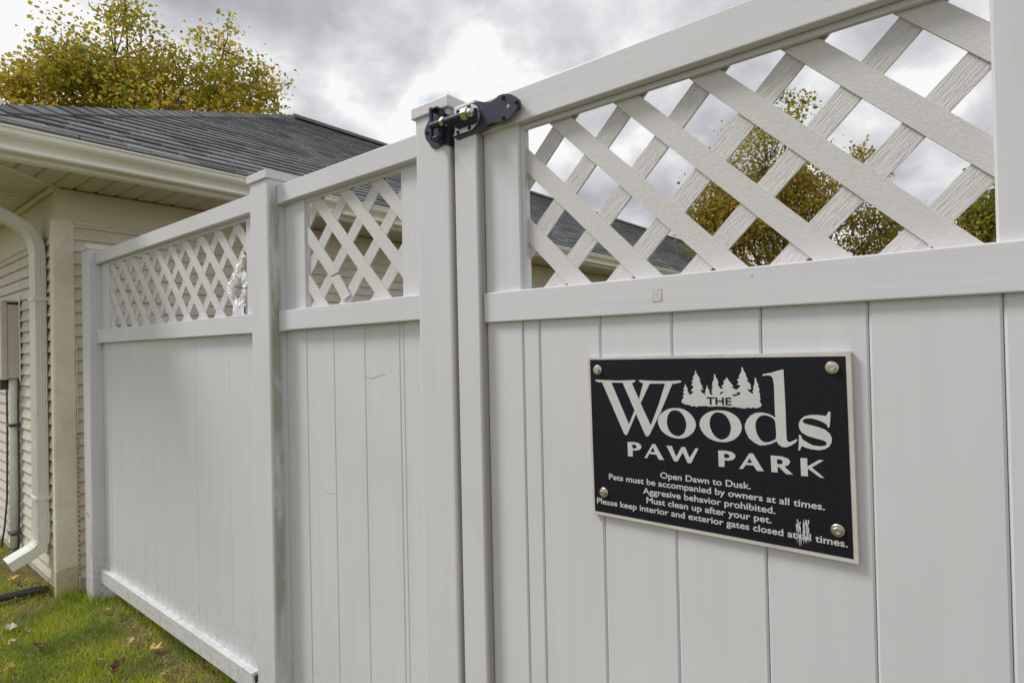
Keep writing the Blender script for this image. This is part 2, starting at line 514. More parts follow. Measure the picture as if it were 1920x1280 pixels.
# corner board, its lower repair piece and the slotted starter channel
bm = bmesh.new()
zs = [0.16, 0.5, 0.8, 1.2, 1.7, Z(0.783)]
bend = [0.0, -0.002, -0.005, -0.004, 0.0, 0.002]
rows = []
for z, b_ in zip(zs, bend):
    rows.append([bm.verts.new(p) for p in ((WX - 0.03, WY - 0.035, z), (WX + 0.012 + b_, WY - 0.035, z), (WX + 0.020 + b_, WY - 0.027, z), (WX + 0.022, WY + 0.066, z), (WX + 0.002, WY + 0.068, z), (WX - 0.03, WY + 0.05, z))])
for a, b_ in zip(rows[:-1], rows[1:]):
    for k in range(6):
        bm.faces.new((a[k], a[(k + 1) % 6], b_[(k + 1) % 6], b_[k]))
bm.faces.new(rows[0]); bm.faces.new(rows[-1][::-1])
cb = put('corner_board', mesh_of(bm, 'corner_board', M['trim']), house)
box('corner_board_base', house, M['trim_base'], WX - 0.025, WX + 0.0245, WY - 0.037, WY + 0.067, -0.03, 0.158, 0.002, label='darker tan base piece of the corner board')
bm = bx(bmesh.new(), WX + 0.001, WX + 0.030, WY + 0.069, WY + 0.074, 0.02, 1.45, 0.001)
ch = put('trim_channel', mesh_of(bm, 'trim_channel', M['trim']), house)
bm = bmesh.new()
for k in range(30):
    bx(bm, WX + 0.0302, WX + 0.0312, WY + 0.0695, WY + 0.0735, 0.10 + k * 0.028, 0.10 + k * 0.028 + 0.016, 0)  # dark bars on the surface, painted shade for the channel's holes
put('slot_shade', mesh_of(bm, 'slot_shade', M['hole_shade']), ch)
# soffits
SP = 0.105
sof_r = box('end_soffit', house, M['soffit'], WX + 0.019, FX - 0.002, WY - OV, FAR, SOF + 0.012, SOF + 0.03, 0)
pan_prof = [(0.004, 0.0115), (0.004, 0.007), (0.010, 0.0), (SP - 0.012, 0.0), (SP - 0.006, 0.007), (SP - 0.006, 0.0115)]
bm = prism(bmesh.new(), pan_prof, WX + 0.0185, FX - 0.004, lambda u, v, w: Vector((w, u, v)))
vent_me = mesh_of(bm, 'soffit_panel', M['soffit_vent'])
y = WY - OV + 0.02
k = 0
stuff = bmesh.new()
while y < FAR - 0.2:
    lim = WY - y - SP          # the part beyond the mitre belongs to the other soffit
    if k < 90:
        if lim > 0:
            bm = prism(bmesh.new(), pan_prof, WX + 0.019 + lim + 0.02, FX - 0.004, lambda u, v, w: Vector((w, u, v)))
            me = mesh_of(bm, 'soffit_panel', M['soffit_vent'])
        else:
            me = vent_me
        put('soffit_panel', me, sof_r, (0, y, SOF))
    else:
        prism(stuff, pan_prof, WX + 0.0185, FX - 0.004, lambda u, v, w: Vector((w, u + y, v + SOF)))
    y += SP; k += 1
s = put('far_soffit_panels', mesh_of(stuff, 'far_soffit_panels', M['soffit_vent']), sof_r); s['kind'] = 'stuff'
sof_f = box('side_soffit', house, M['soffit'], LEFT, WX + 0.018, FY + 0.002, WY - 0.02, SOF + 0.012, SOF + 0.03, 0)
bm = prism(bmesh.new(), pan_prof, FY + 0.004, WY - 0.02, lambda u, v, w: Vector((u, w, v)))
pan_f = mesh_of(bm, 'soffit_panel_side', M['soffit'])
for k in range(40):
    x = WX - SP * (k + 1) + 0.02
    put('soffit_panel', pan_f, sof_f, (x, 0, SOF))
for k in range(4):   # panels cut along the mitre
    x = WX + 0.02 + SP * k
    y1 = WY - SP * (k + 1) - 0.01
    if y1 - FY < 0.03: break
    bm = prism(bmesh.new(), pan_prof, FY + 0.004, y1 + 0.03, lambda u, v, w: Vector((u, w, v)))
    put('soffit_panel', mesh_of(bm, 'soffit_panel', M['soffit']), sof_f, (x, 0, SOF))
# mitre strip
bm = bmesh.new()
d = Vector((1, -1, 0)).normalized(); q = Vector((1, 1, 0)).normalized() * 0.014
a = Vector((WX + 0.005, WY - 0.005, SOF - 0.005)); b_ = a + d * (OV * 1.414 - 0.02)
vs = []
for p in (a, b_):
    vs.append([bm.verts.new(p + q), bm.verts.new(p - q), bm.verts.new(p - q + Vector((0, 0, 0.012))), bm.verts.new(p + q + Vector((0, 0, 0.012)))])
for k in range(4):
    bm.faces.new((vs[0][k], vs[0][(k + 1) % 4], vs[1][(k + 1) % 4], vs[1][k]))
bm.faces.new(vs[0]); bm.faces.new(vs[1][::-1])
put('soffit_mitre_strip', mesh_of(bm, 'soffit_mitre_strip', M['trim']), house)
# fascia and gutter swept round the corner of the eaves
def sweep_eave(pts, closed=True):
    bm = bmesh.new()
    rings = []
    for st in range(3):
        ring = []
        for dd, zz in pts:
            if st == 0: p = (LEFT, FY - dd, zz)
            elif st == 1: p = (FX + dd, FY - dd, zz)
            else: p = (FX + dd, FAR + 0.3, zz)
            ring.append(bm.verts.new(p))
        rings.append(ring)
    n = len(pts)
    for i in range(2):
        for k in range(n if closed else n - 1):
            bm.faces.new((rings[i][k], rings[i][(k + 1) % n], rings[i + 1][(k + 1) % n], rings[i + 1][k]))
    bm.faces.new(rings[0]); bm.faces.new(rings[-1][::-1])
    return bm
put('fascia', mesh_of(sweep_eave([(0.0, SOF - 0.008), (0.012, SOF - 0.008), (0.012, Z(1.09)), (0.0, Z(1.09))]), 'fascia', M['gutter']), house)
box('fascia_lip', house, M['gutter'], FX - 0.04, FX - 0.0005, FY, FAR, SOF - 0.012, SOF - 0.0035, 0.002)
gz = Z(0.982)
out_p = [(0.0125, gz + 0.002), (0.062, gz - 0.002), (0.072, gz - 0.001), (0.076, gz + 0.006), (0.072, gz + 0.013), (0.070, gz + 0.020), (0.074, gz + 0.030),
         (0.088, gz + 0.046), (0.104, gz + 0.058), (0.114, gz + 0.070), (0.117, gz + 0.082), (0.114, gz + 0.088), (0.118, gz + 0.091), (0.123, gz + 0.096), (0.1235, gz + 0.102), (0.118, gz + 0.105)]
in_p = [(d_ - 0.004, z_ + 0.0035) for d_, z_ in out_p[::-1] if z_ < gz + 0.09]
gut = out_p + [(0.110, gz + 0.105), (0.110, gz + 0.094)] + in_p[:-1] + [(0.0165, gz + 0.006), (0.0165, gz + 0.098), (0.0125, gz + 0.098)]
gu = put('gutter', mesh_of(sweep_eave(gut), 'gutter', M['gutter']), house)

# roof: hip from the corner of the eaves up to the ridge
EX, EY, EZ = -3.555, 0.40, Z(1.098)
RUN, PIT = 4.02, 0.557
TH = math.atan(PIT)
bm = bmesh.new()
A = [bm.verts.new(p) for p in ((EX, EY, EZ), (EX, FAR + 0.4, EZ), (EX - RUN, FAR + 0.4 - RUN, EZ + RUN * PIT), (EX - RUN, EY + RUN, EZ + RUN * PIT), (EX - 2 * RUN, EY, EZ), (EX - 2 * RUN, FAR + 0.4, EZ))]
bm.faces.new((A[0], A[1], A[2], A[3])); bm.faces.new((A[4], A[0], A[3])); bm.faces.new((A[5], A[4], A[3], A[2])); bm.faces.new((A[1], A[5], A[2]))
bm.faces.new((A[0], A[4], A[5], A[1]))
roof = put('roof', mesh_of(bm, 'roof', M['shingle']), house)
up_s = Vector((-math.cos(TH), 0, math.sin(TH))); nrm = Vector((math.sin(TH), 0, math.cos(TH)))
EXPO, SW, SL = 0.128, 0.30, 0.215
def on_roof(s, yy, h): return Vector((EX, yy, EZ)) + up_s * s + nrm * h
def shingle_bm(bm, poly):
    # poly in (s, y): a slab whose lower edge stands proud
    lo = []; hi = []
    s0 = min(p[0] for p in poly)
    for s, yy in poly:
        k = (s - s0) / SL
        lo.append((s, yy, 0.0015)); hi.append((s, yy, 0.0235 - 0.017 * k))
    a = [bm.verts.new(Vector((0, yy, 0)) + up_s * s + nrm * h) for s, yy, h in lo]
    b = [bm.verts.new(Vector((0, yy, 0)) + up_s * s + nrm * h) for s, yy, h in hi]
    n = len(poly)
    bm.faces.new(b)
    for i in range(n):
        bm.faces.new((a[i], a[(i + 1) % n], b[(i + 1) % n], b[i]))
def std_poly(w): return [(0, 0.005), (0, w - 0.005), (SL, w - 0.005), (SL, 0.005)]
std = []
for w in (0.15, 0.20, 0.26, 0.33):
    bm = bmesh.new(); shingle_bm(bm, std_poly(w)); std.append((w, mesh_of(bm, 'shingle', M['shingle'])))
field = bmesh.new()
tone = field.verts.layers.float.new('tone')
cands = []
ncourse = int((RUN / math.cos(TH)) / EXPO)
for c in range(ncourse + 1):
    s = max(-0.02, c * EXPO - 0.09)
    ymin = EY + max(0, s) * math.cos(TH)
    yy = ymin - random.uniform(0.05, 0.4)
    yend = FAR + 0.4 - max(0, s) * math.cos(TH)
    while yy < yend:
        w, me = random.choice(std)
        cands.append((s + random.choice((0, 0, 0.012, -0.006)), yy, w, me)); yy += w
eye = Vector((0, 0, H))
def vis_size(cn):
    p = on_roof(cn[0], cn[1] + cn[2] / 2, 0.01)
    dd = p - eye
    ang = abs(dd.normalized().dot(nrm))
    infront = dd.dot(fwd)
    return (ang / dd.length_squared) if infront > 0.3 and p.y > 0.62 else 0
cands.sort(key=vis_size, reverse=True)
for i, (s, yy, w, me) in enumerate(cands):
    # clip at the hip: y >= EY + (s) * cos
    poly = [(s_, y_) for s_, y_ in std_poly(w)]
    cl_ = clip_poly([(s + a_, yy + b_) for a_, b_ in poly], -math.cos(TH), 1.0, EY)
    if len(cl_) < 3: continue
    whole = len(cl_) == 4 and all(abs(cl_[k][0] - s - poly[k][0]) < 1e-6 and abs(cl_[k][1] - yy - poly[k][1]) < 1e-6 for k in range(4))
    if i < 290:
        if whole:
            put('shingle', me, roof, Vector((EX, yy, EZ)) + up_s * s)
        else:
            bm = bmesh.new(); shingle_bm(bm, [(a_ - s, b_ - yy) for a_, b_ in cl_])
            put('shingle', mesh_of(bm, 'shingle', M['shingle']), roof, Vector((EX, yy, EZ)) + up_s * s)
    else:
        n0 = len(field.verts)
        tb = bmesh.new(); shingle_bm(tb, [(a_ - s, b_ - yy) for a_, b_ in cl_])
        off = Vector((EX, yy, EZ)) + up_s * s
        tv = random.random()
        vm = {}
        for v in tb.verts:
            nv = field.verts.new(v.co + off); nv[tone] = tv; vm[v] = nv
        for f in tb.faces: field.faces.new([vm[v] for v in f.verts])
        tb.free()
f = put('far_shingles', mesh_of(field, 'far_shingles', M['shingle']), roof); f['kind'] = 'stuff'
# hip caps, laid one over the next from the eaves up
hip_d = Vector((-1, 1, PIT)).normalized()
wing_r = (Vector((0, 1, 0)) + hip_d * -Vector((0, 1, 0)).dot(hip_d)).normalized()
wing_f = (Vector((-1, 0, 0)) + hip_d * -Vector((-1, 0, 0)).dot(hip_d)).normalized()
bm = bmesh.new()
L_, Wd = 0.22, 0.092
def capsec(k, lift):
    o_ = hip_d * k
    upv = Vector((0, 0, 1))
    pts = [wing_r * Wd + upv * 0.006, wing_r * Wd * 0.4 + upv * 0.012, upv * 0.016, wing_f * Wd * 0.4 + upv * 0.012, wing_f * Wd + upv * 0.006]
    return [o_ + p + upv * lift for p in pts]
t0 = [bm.verts.new(p) for p in capsec(0, 0.020)]; t1 = [bm.verts.new(p) for p in capsec(L_, 0.004)]
u0 = [bm.verts.new(p) for p in capsec(0, 0.011)]; u1 = [bm.verts.new(p) for p in capsec(L_, -0.003)]
for i in range(4):
    bm.faces.new((t0[i], t0[i + 1], t1[i + 1], t1[i])); bm.faces.new((u0[i + 1], u0[i], u1[i], u1[i + 1])); bm.faces.new((u0[i], u0[i + 1], t0[i + 1], t0[i]))
    bm.faces.new((t1[i], t1[i + 1], u1[i + 1], u1[i]))
for i in (0, 4): bm.faces.new((t0[i], t1[i], u1[i], u0[i]))
cap_me = mesh_of(bm, 'hip_cap', M['shingle'])
hip_len = Vector((RUN, RUN, RUN * PIT)).length
k = 0.0
while k < hip_len - 0.1:
    put('hip_cap', cap_me, roof, Vector((EX, EY, EZ + 0.012)) + hip_d * k); k += 0.132
bm = bmesh.new()
y = EY + RUN
zr = EZ + RUN * PIT + 0.012
while y < FAR - RUN:
    bx(bm, EX - RUN - 0.085, EX - RUN + 0.085, y, y + 0.155, zr - 0.012, zr + 0.03 + random.uniform(0, 0.006), 0)
    y += 0.152
rc = put('ridge_caps', mesh_of(bm, 'ridge_caps', M['shingle']), roof); rc['kind'] = 'stuff'

# downspout: ribbed rectangular pipe with two elbows
def ribbed(bw, bd):
    pts = []
    def side(p0, p1, nrib, inward):
        p0, p1, inward = Vector(p0), Vector(p1), Vector(inward)
        nseg = nrib * 4
        for i in range(nseg):
            t = (i + 0.5) / nseg
            dpt = 0.0035 if (i % 4) in (1, 2) else 0.0
            if i < 2 or i > nseg - 3: dpt = 0
            pts.append(p0.lerp(p1, 0.1 + 0.8 * t) + inward * dpt)
    a, b_ = bw / 2, bd / 2
    side((-a, -b_, 0), (a, -b_, 0), 4, (0, 1, 0)); side((a, -b_, 0), (a, b_, 0), 4, (-1, 0, 0)); side((a, b_, 0), (-a, b_, 0), 4, (0, -1, 0)); side((-a, b_, 0), (-a, -b_, 0), 4, (1, 0, 0))
    return pts
def sweep_pipe(path, bw, bd, crimp=None):
    sec = ribbed(bw, bd)
    bm = bmesh.new(); rings = []
    for i, p in enumerate(path):
        p = Vector(p)
        d_ = (Vector(path[min(i + 1, len(path) - 1)]) - Vector(path[max(i - 1, 0)])).normalized()
        ax = Vector((1, 0, 0)); ay = d_.cross(ax).normalized()
        if ay.dot(Vector((0, 1, 0.001))) < 0: ay = -ay
        sc_ = 1.0 - (0.05 if crimp and i in crimp else 0)
        rings.append([bm.verts.new(p + (ax * q_.x + ay * q_.y) * sc_) for q_ in sec])
    n = len(sec)
    for a, b_ in zip(rings[:-1], rings[1:]):
        for k in range(n):
            bm.faces.new((a[k], a[(k + 1) % n], b_[(k + 1) % n], b_[k]))
    return bm
DX, DY = -4.335, 0.882
path = [(DX, 0.42, Z(0.985)), (DX, 0.45, Z(0.95)), (DX, 0.50, Z(0.925)), (DX, 0.62, Z(0.87)), (DX, 0.74, Z(0.81)), (DX, 0.80, Z(0.775)), (DX, 0.84, Z(0.74)), (DX, 0.866, Z(0.70)), (DX, 0.878, Z(0.655)), (DX, DY, Z(0.60))]
ds = put('downspout', mesh_of(sweep_pipe(path + [(DX, DY, Z(0.2)), (DX, DY, Z(-0.4)), (DX, DY, Z(-0.93))], 0.115, 0.066), 'downspout', M['downspout']), house)
path = [(DX, DY, Z(-0.91))] + [(DX, DY, Z(-1.04))]
import_n = 9
for i in range(import_n):
    a = R(64) * i / (import_n - 1)
    rr = 0.085
    path.append((DX, DY - rr * (1 - math.cos(a)), Z(-1.06) - rr * math.sin(a)))
last = Vector(path[-1]); dirv = Vector((0, -math.sin(R(64)), -math.cos(R(64))))
path += [tuple(last + dirv * 0.06), tuple(last + dirv * 0.115)]
put('elbow', mesh_of(sweep_pipe(path, 0.122, 0.073, crimp={3, 5, 7, 9}), 'elbow', M['downspout']), ds)
for zz in (0.33, -0.84):
    bm = bmesh.new(); bx(bm, DX - 0.0625, DX + 0.0625, DY - 0.037, DY + 0.05, Z(zz), Z(zz) + 0.022, 0.002)
    put('strap', mesh_of(bm, 'strap', M['downspout']), ds)

# ------------------------------------------------------------------ utility box, conduit, cable and drain hose by the house
BX = -4.985
ub = thing('utility_box', (BX - 0.12, WY - 0.05, Z(-0.14)), 'grey-beige electrical enclosure mounted on the siding left of the downspout', 'utility box')
box('enclosure', ub, M['box'], BX - 0.26, BX, 0.852, WY - 0.017, Z(-0.138), Z(0.352), 0.004)
dr = box('door', ub, M['box'], BX - 0.27, BX + 0.004, 0.818, 0.8515, Z(-0.146), Z(0.366), 0.006, 3)
box('lid', ub, M['box'], BX - 0.27, BX + 0.008, 0.826, WY - 0.016, Z(0.3665), Z(0.380), 0.003)
box('hasp', dr, M['zinc'], BX + 0.0045, BX + 0.012, 0.826, 0.848, Z(0.115), Z(0.145), 0.002)
box('mounting_flange', ub, M['conduit'], BX + 0.001, BX + 0.030, WY - 0.022, WY - 0.0165, Z(-0.16), Z(0.40), 0.001)
box('lower_fitting', ub, M['cable'], BX - 0.25, BX - 0.10, 0.83, 0.90, Z(-0.215), Z(-0.1465), 0.004)
bm = tube(bmesh.new(), [(BX - 0.05, 0.889, Z(-0.139)), (BX - 0.05, 0.889, Z(-0.22)), (BX - 0.055, 0.889, Z(-0.6)), (BX - 0.06, 0.888, Z(-1.27))], 0.026, 14)
cd = put('conduit', mesh_of(bm, 'conduit', M['conduit'], True)); tag(cd, 'vertical grey conduit running from the enclosure down to the ground', 'conduit')
bm = tube(bmesh.new(), [(BX - 0.06, 0.888, Z(-1.27)), (BX - 0.06, 0.888, Z(-1.42))], 0.023, 14)
put('lower_sleeve', mesh_of(bm, 'lower_sleeve', plain('dark_green_sleeve', (0.07, 0.10, 0.085), 0.5), True), cd)
for zz in (-0.46, -1.18):
    bm = bx(bmesh.new(), BX - 0.105, BX - 0.005, 0.858, 0.914, Z(zz), Z(zz) + 0.018, 0.003)
    put('clamp', mesh_of(bm, 'clamp', M['cable']), cd)
def cable(name, pts, r, label):
    bm = tube(bmesh.new(), pts, r, 8)
    o = put(name, mesh_of(bm, name, M['cable'], True)); tag(o, label, 'cable'); return o
cable('cable', [(-5.36, 0.908, Z(-0.21)), (-5.35, 0.907, Z(-0.5)), (-5.37, 0.907, Z(-0.8)), (-5.38, 0.906, Z(-1.0)), (-5.44, 0.902, Z(-1.2)), (-5.5, 0.89, Z(-1.38))], 0.006, 'thin dark cable hanging on the siding left of the conduit')
cable('cable', [(BX + 0.005, 0.905, Z(-0.16)), (BX + 0.012, 0.90, Z(-0.3)), (BX + 0.0, 0.902, Z(-0.5)), (BX + 0.004, 0.902, Z(-0.9)), (BX - 0.01, 0.90, Z(-1.15)), (BX - 0.02, 0.89, Z(-1.38))], 0.006, 'thin dark cable running down right beside the conduit')
bm = tube(bmesh.new(), [(-4.29, 0.55, 0.03), (-4.27, 0.66, 0.032), (-4.262, 0.76, 0.03), (-4.255, 0.83, 0.028), (-4.25, 0.875, 0.022), (-4.25, 0.895, -0.01), (-4.25, 0.90, -0.05)], 0.021, 12)
o = put('drain_hose', mesh_of(bm, 'drain_hose', M['pipe'], True)); tag(o, 'short black drain hose lying on the grass by the house corner', 'hose')

# ------------------------------------------------------------------ fence
PANEL = 1.0625
fence = thing('fence', (-2.5, 1.06, 0), 'white vinyl privacy fence with lattice top running from the house to the gate', 'fence')
def post(x0, x1, m, top=Z(0.60)):
    p = box('post', fence, m, x0, x1, 1.0, 1.126, -0.1, top, 0.008, 3, True)
    box('cap', p, M['rail'], x0 - 0.006, x1 + 0.006, 0.993, 1.133, top - 0.008, top + 0.022, 0.003)
    return p
post1 = post(-3.955, -3.828, M['post'])
post2 = post(-1.998, -1.872, M['post_algae'])
post3 = post(-1.121, -0.998, M['post_brown_side'], Z(0.597))
post4 = post(0.205, 0.331, M['post'], Z(0.597))
def rail(x0, x1, z0, z1, y0=1.036, y1=1.090, tilt=0.0, brackets=True, parent=None, name='rail'):
    parent = parent or fence
    bm = bx(bmesh.new(), x0, x1, y0, y1, z0, z1, 0.0025, 2)
    for v in bm.verts:
        v.co.z += tilt * (v.co.x - x0) / (x1 - x0)
    r_ = put(name, mesh_of(bm, name, M['rail']), parent)
    if brackets:
        for a, b_ in ((x0 + 0.0005, x0 + 0.030), (x1 - 0.014, x1 - 0.0005)):
            dz = tilt * ((a - x0) / (x1 - x0))
            bm = bx(bmesh.new(), a, b_, y0 - 0.0035, y1 + 0.003, z0 - 0.003 + dz, z1 + 0.0025 + dz, 0.003)
            put('bracket', mesh_of(bm, 'bracket', M['rail']), r_)
    return r_
rail(-3.828, -1.998, Z(0.514), Z(0.579), tilt=-0.001)
rail(-3.828, -1.998, Z(0.071), Z(0.1418), tilt=-0.001)
# the bottom rail has slipped out of the middle post
bm = bx(bmesh.new(), -3.815, -2.107, 1.036, 1.086, Z(-1.262), Z(-1.187), 0.003)
for v in bm.verts:
    k = (v.co.x + 3.815) / 1.708
    v.co.z += 0.004 * k
    if v.co.x > -2.2 : v.co.x += 0.022 * (v.co.z < Z(-1.235)) - 0.006 * (v.co.y < 1.05)
br = put('rail', mesh_of(bm, 'rail', M['rail']), fence, label='bottom rail that has slipped out of its post')
bm = bx(bmesh.new(), -3.826, -3.80, 1.0325, 1.089, Z(-1.264), Z(-1.1845), 0.003)
put('bracket', mesh_of(bm, 'bracket', M['rail']), br)
bm = bx(bmesh.new(), -2.1055, -2.101, 1.044, 1.080, Z(-1.250), Z(-1.192), 0)  # dark plate over the rail end, painted shade for its hollow
put('end_shade', mesh_of(bm, 'end_shade', M['hole_shade']), br)
rail(-1.872, -1.121, Z(0.511), Z(0.5745), tilt=-0.001)
rail(-1.872, -1.121, Z(0.0725), Z(0.1405), tilt=0.005)
rail(-1.872, -1.121, Z(-1.262), Z(-1.190))
def board(x0, x1, z0, z1, yf, chf, parent, name='board', th=0.022, tongue=True, gap=0.0005):
    a = gap
    pts = [(x0 + a, yf + chf), (x0 + chf + a, yf), (x1 - chf - a, yf), (x1 - a, yf + chf)]
    if tongue: pts += [(x1 - a, yf + 0.009), (x1 + 0.007, yf + 0.009), (x1 + 0.007, yf + 0.012), (x1 - a, yf + 0.012)]
    pts += [(x1 - a, yf + th), (x0 + a, yf + th)]
    bm = prism(bmesh.new(), pts, z0, z1, XY)
    return put(name, mesh_of(bm, name, M['board']), parent)
ZB, ZM, ZT = Z(-1.2), Z(0.10), Z(0.53)
# long section
board(-3.828, -3.706, ZB, ZT, PANEL - 0.001, 0.002, fence, 'jamb_board')
x = -3.706
edges = [-3.706 + 0.1556 * i for i in range(11)]
for a, b_ in zip(edges[:-1], edges[1:]):
    board(a, b_, ZB, ZM, PANEL + random.uniform(-0.0004, 0.0004), 0.0006, fence, gap=0.00005)
board(edges[-1], -1.998, ZB, ZT, PANEL - 0.001, 0.002, fence, 'jamb_board', tongue=False)
# short section
board(-1.872, -1.747, ZB, ZT, PANEL - 0.001, 0.002, fence, 'jamb_board')
for a, b_ in ((-1.747, -1.591), (-1.591, -1.432), (-1.432, -1.272), (-1.272, -1.2535)):
    board(a, b_, ZB, ZM, PANEL, 0.0024, fence)
board(-1.2535, -1.121, ZB, ZT, PANEL - 0.001, 0.0024, fence, 'jamb_board', tongue=False)
# section beyond the gate, out of the picture
rail(0.331, 1.9, Z(0.511), Z(0.5745)); rail(0.331, 1.9, Z(0.0725), Z(0.1405)); rail(0.331, 1.9, Z(-1.262), Z(-1.190))
post(1.9, 2.026, M['post'])
e5 = [0.331 + (1.9 - 0.331) / 10 * i for i in range(11)]
for a, b_ in zip(e5[:-1], e5[1:]): board(a, b_, ZB, ZM if 0.34 < a < 1.7 else ZT, PANEL, 0.002, fence)

PER, HALF = 0.160, 0.0282
def lattice(parent, x0, x1, z0, z1, y0, cx, cz, skip=None):
    lat = bpy.data.objects.new('lattice', None)
    C.objects.link(lat); lat.parent = parent
    lat.location = Vector((0, 0, 0)) - WPOS[parent.name]; WPOS[lat.name] = Vector((0, 0, 0))
    lat.empty_display_size = 0.05
    rect = [(x0, z0), (x1, z0), (x1, z1), (x0, z1)]
    th = 0.0048
    for sgn, ya, m in ((1, y0, M['slat_front']), (-1, y0 + th + 0.0003, M['slat_back'])):
        c0 = cx + sgn * cz + PER / 2
        k0 = int((x0 + min(sgn * z0, sgn * z1) - c0) / PER) - 2
        for k in range(k0, k0 + int((x1 - x0 + z1 - z0) / PER) + 5):
            c = c0 + k * PER
            p = clip_poly(clip_poly(rect, 1, sgn, c - HALF), -1, -sgn, -(c + HALF))
            if len(p) < 3: continue
            area = abs(sum(p[i][0] * p[(i + 1) % len(p)][1] - p[(i + 1) % len(p)][0] * p[i][1] for i in range(len(p)))) / 2
            if area < 1e-5: continue
            dy = random.uniform(-0.0004, 0.0004)
            if skip and sgn == 1:
                r_ = skip(c, p, ya, th, m, lat)
                if r_: continue
            bm = prism(bmesh.new(), p, ya + dy, ya + th + dy, XZ)
            put('slat', mesh_of(bm, 'slat', m), lat)
    return lat
lattice(fence, -3.704, edges[-1] + 0.002, Z(0.135), Z(0.522), 1.069, -3.2046, Z(0.415))
def broken(c, p, ya, th, m, lat):
    # the slat whose lower end has snapped off
    if abs(c - (-1.2711 - 0.08 + H)) > 0.02: return False
    zc_ = Z(0.245)
    up_ = clip_poly(p, -0.25, 1.0, zc_ + 0.25 * 1.59)
    bm = prism(bmesh.new(), up_, ya, ya + th, XZ); put('slat', mesh_of(bm, 'slat', m), lat)
    lowp = clip_poly(p, 0.25, -1.0, -(zc_ + 0.25 * 1.59) + 0.004)
    lowp = clip_poly(lowp, -0.55, 1.0, Z(0.162) + 0.55 * 1.545)
    piv = Vector((-1.60, Z(0.24)))
    rot_ = Matrix.Rotation(R(-5), 2)
    lowp = [tuple(rot_ @ (Vector(q_) - piv) + piv + Vector((0.004, -0.004))) for q_ in lowp]
    if len(lowp) > 2:
        bm = prism(bmesh.new(), lowp, ya - 0.004, ya + th - 0.004, XZ); put('slat', mesh_of(bm, 'slat', m), lat, label='snapped piece of a lattice slat')
    return True
lattice(fence, -1.745, -1.2515, Z(0.135), Z(0.522), 1.069, -1.684, Z(0.4135), broken)
lattice(fence, e5[1] + 0.002, e5[9] - 0.002, Z(0.135), Z(0.522), 1.069, 1.0, Z(0.41))
for a, b_ in ((-3.704, edges[-1]), (-1.745, -1.2515)):
    box('lattice_channel', fence, M['rail'], a, b_, 1.064, 1.0685, Z(0.498), Z(0.514), 0.001)
# hairline cracks in the boards
def crack(pts, wdt, parent, yf, name='crack'):
    bm = bmesh.new()
    n = len(pts)
    top = []; bot = []
    for i, (x_, z_) in enumerate(pts):
        w_ = wdt * math.sin(math.pi * min(1, (n - i) / n * 1.2) * 0.5 + 0.1)
        top.append((x_, z_ + w_ / 2)); bot.append((x_, z_ - w_ / 2))
    prism(bm, top + bot[::-1], yf - 0.0006, yf + 0.001, XZ)
    return put(name, mesh_of(bm, name, M['crack']), parent)
def crackz(pts, wdt, parent, yf):
    bm = bmesh.new()
    prism(bm, [(x_ - wdt / 2, z_) for x_, z_ in pts] + [(x_ + wdt / 2, z_) for x_, z_ in pts[::-1]], yf - 0.0006, yf + 0.001, XZ)
    return put('crack', mesh_of(bm, 'crack', M['crack']), parent)
crack([(-1.4325, Z(-0.0795)), (-1.412, Z(-0.084)), (-1.392, Z(-0.084)), (-1.374, Z(-0.077)), (-1.348, Z(-0.073)), (-1.336, Z(-0.073))], 0.0011, fence, PANEL)
crack([(-1.592, Z(-0.453)), (-1.612, Z(-0.458)), (-1.640, Z(-0.457)), (-1.668, Z(-0.448)), (-1.70, Z(-0.430)), (-1.735, Z(-0.408))], 0.0008, fence, PANEL)
crackz([(-3.856, Z(-0.93)), (-3.853, Z(-0.97)), (-3.847, Z(-1.00)), (-3.850, Z(-1.04)), (-3.843, Z(-1.09))], 0.003, fence, 1.0)
crackz([(-3.850, Z(-1.03)), (-3.857, Z(-1.06)), (-3.862, Z(-1.12))], 0.002, fence, 1.0)
crack([(-3.915, Z(-0.882)), (-3.895, Z(-0.884)), (-3.873, Z(-0.890)), (-3.864, Z(-0.897))], 0.010, fence, 1.0)

# crumpled plastic film caught round the long section's lattice
wrap = thing('plastic_film', (-2.22, 1.06, Z(0.14)), 'crumpled white plastic film twisted around the lattice beside the middle post', 'plastic film')
def sleeve(p0, p1, wid, seed, n=9):
    # wrinkled film wound flat round a slat from p0 to p1 (x, z)
    p0, p1 = Vector((p0[0], 1.068, p0[1])), Vector((p1[0], 1.068, p1[1]))
    d_ = (p1 - p0).normalized(); s_ = Vector((d_.z, 0, -d_.x)); yv = Vector((0, 1, 0))
    bm = bmesh.new(); rings = []
    rnd = random.Random(seed)
    for i in range(n + 1):
        t_ = i / n
        w_ = wid * (0.75 + 0.5 * rnd.random()); th_ = 0.007 * (0.8 + 0.6 * rnd.random())
        tw = rnd.uniform(-0.25, 0.25)
        c_ = p0.lerp(p1, t_) + s_ * rnd.uniform(-0.004, 0.004) + d_ * rnd.uniform(-0.004, 0.004)
        ring = []
        for k_ in range(14):
            a_ = 2 * math.pi * k_ / 14
            q_ = c_ + s_ * math.cos(a_) * w_ + yv * (math.sin(a_) * th_ + math.cos(a_) * tw * 0.012)
            nv = noise.noise_vector(q_ * 140 + Vector((seed, 0, 0)))
            ring.append(bm.verts.new(q_ + nv * 0.005 + d_ * rnd.uniform(-0.003, 0.003)))
        rings.append(ring)
    for a_, b_ in zip(rings[:-1], rings[1:]):
        for k_ in range(14): bm.faces.new((a_[k_], a_[(k_ + 1) % 14], b_[(k_ + 1) % 14], b_[k_]))
    return bm
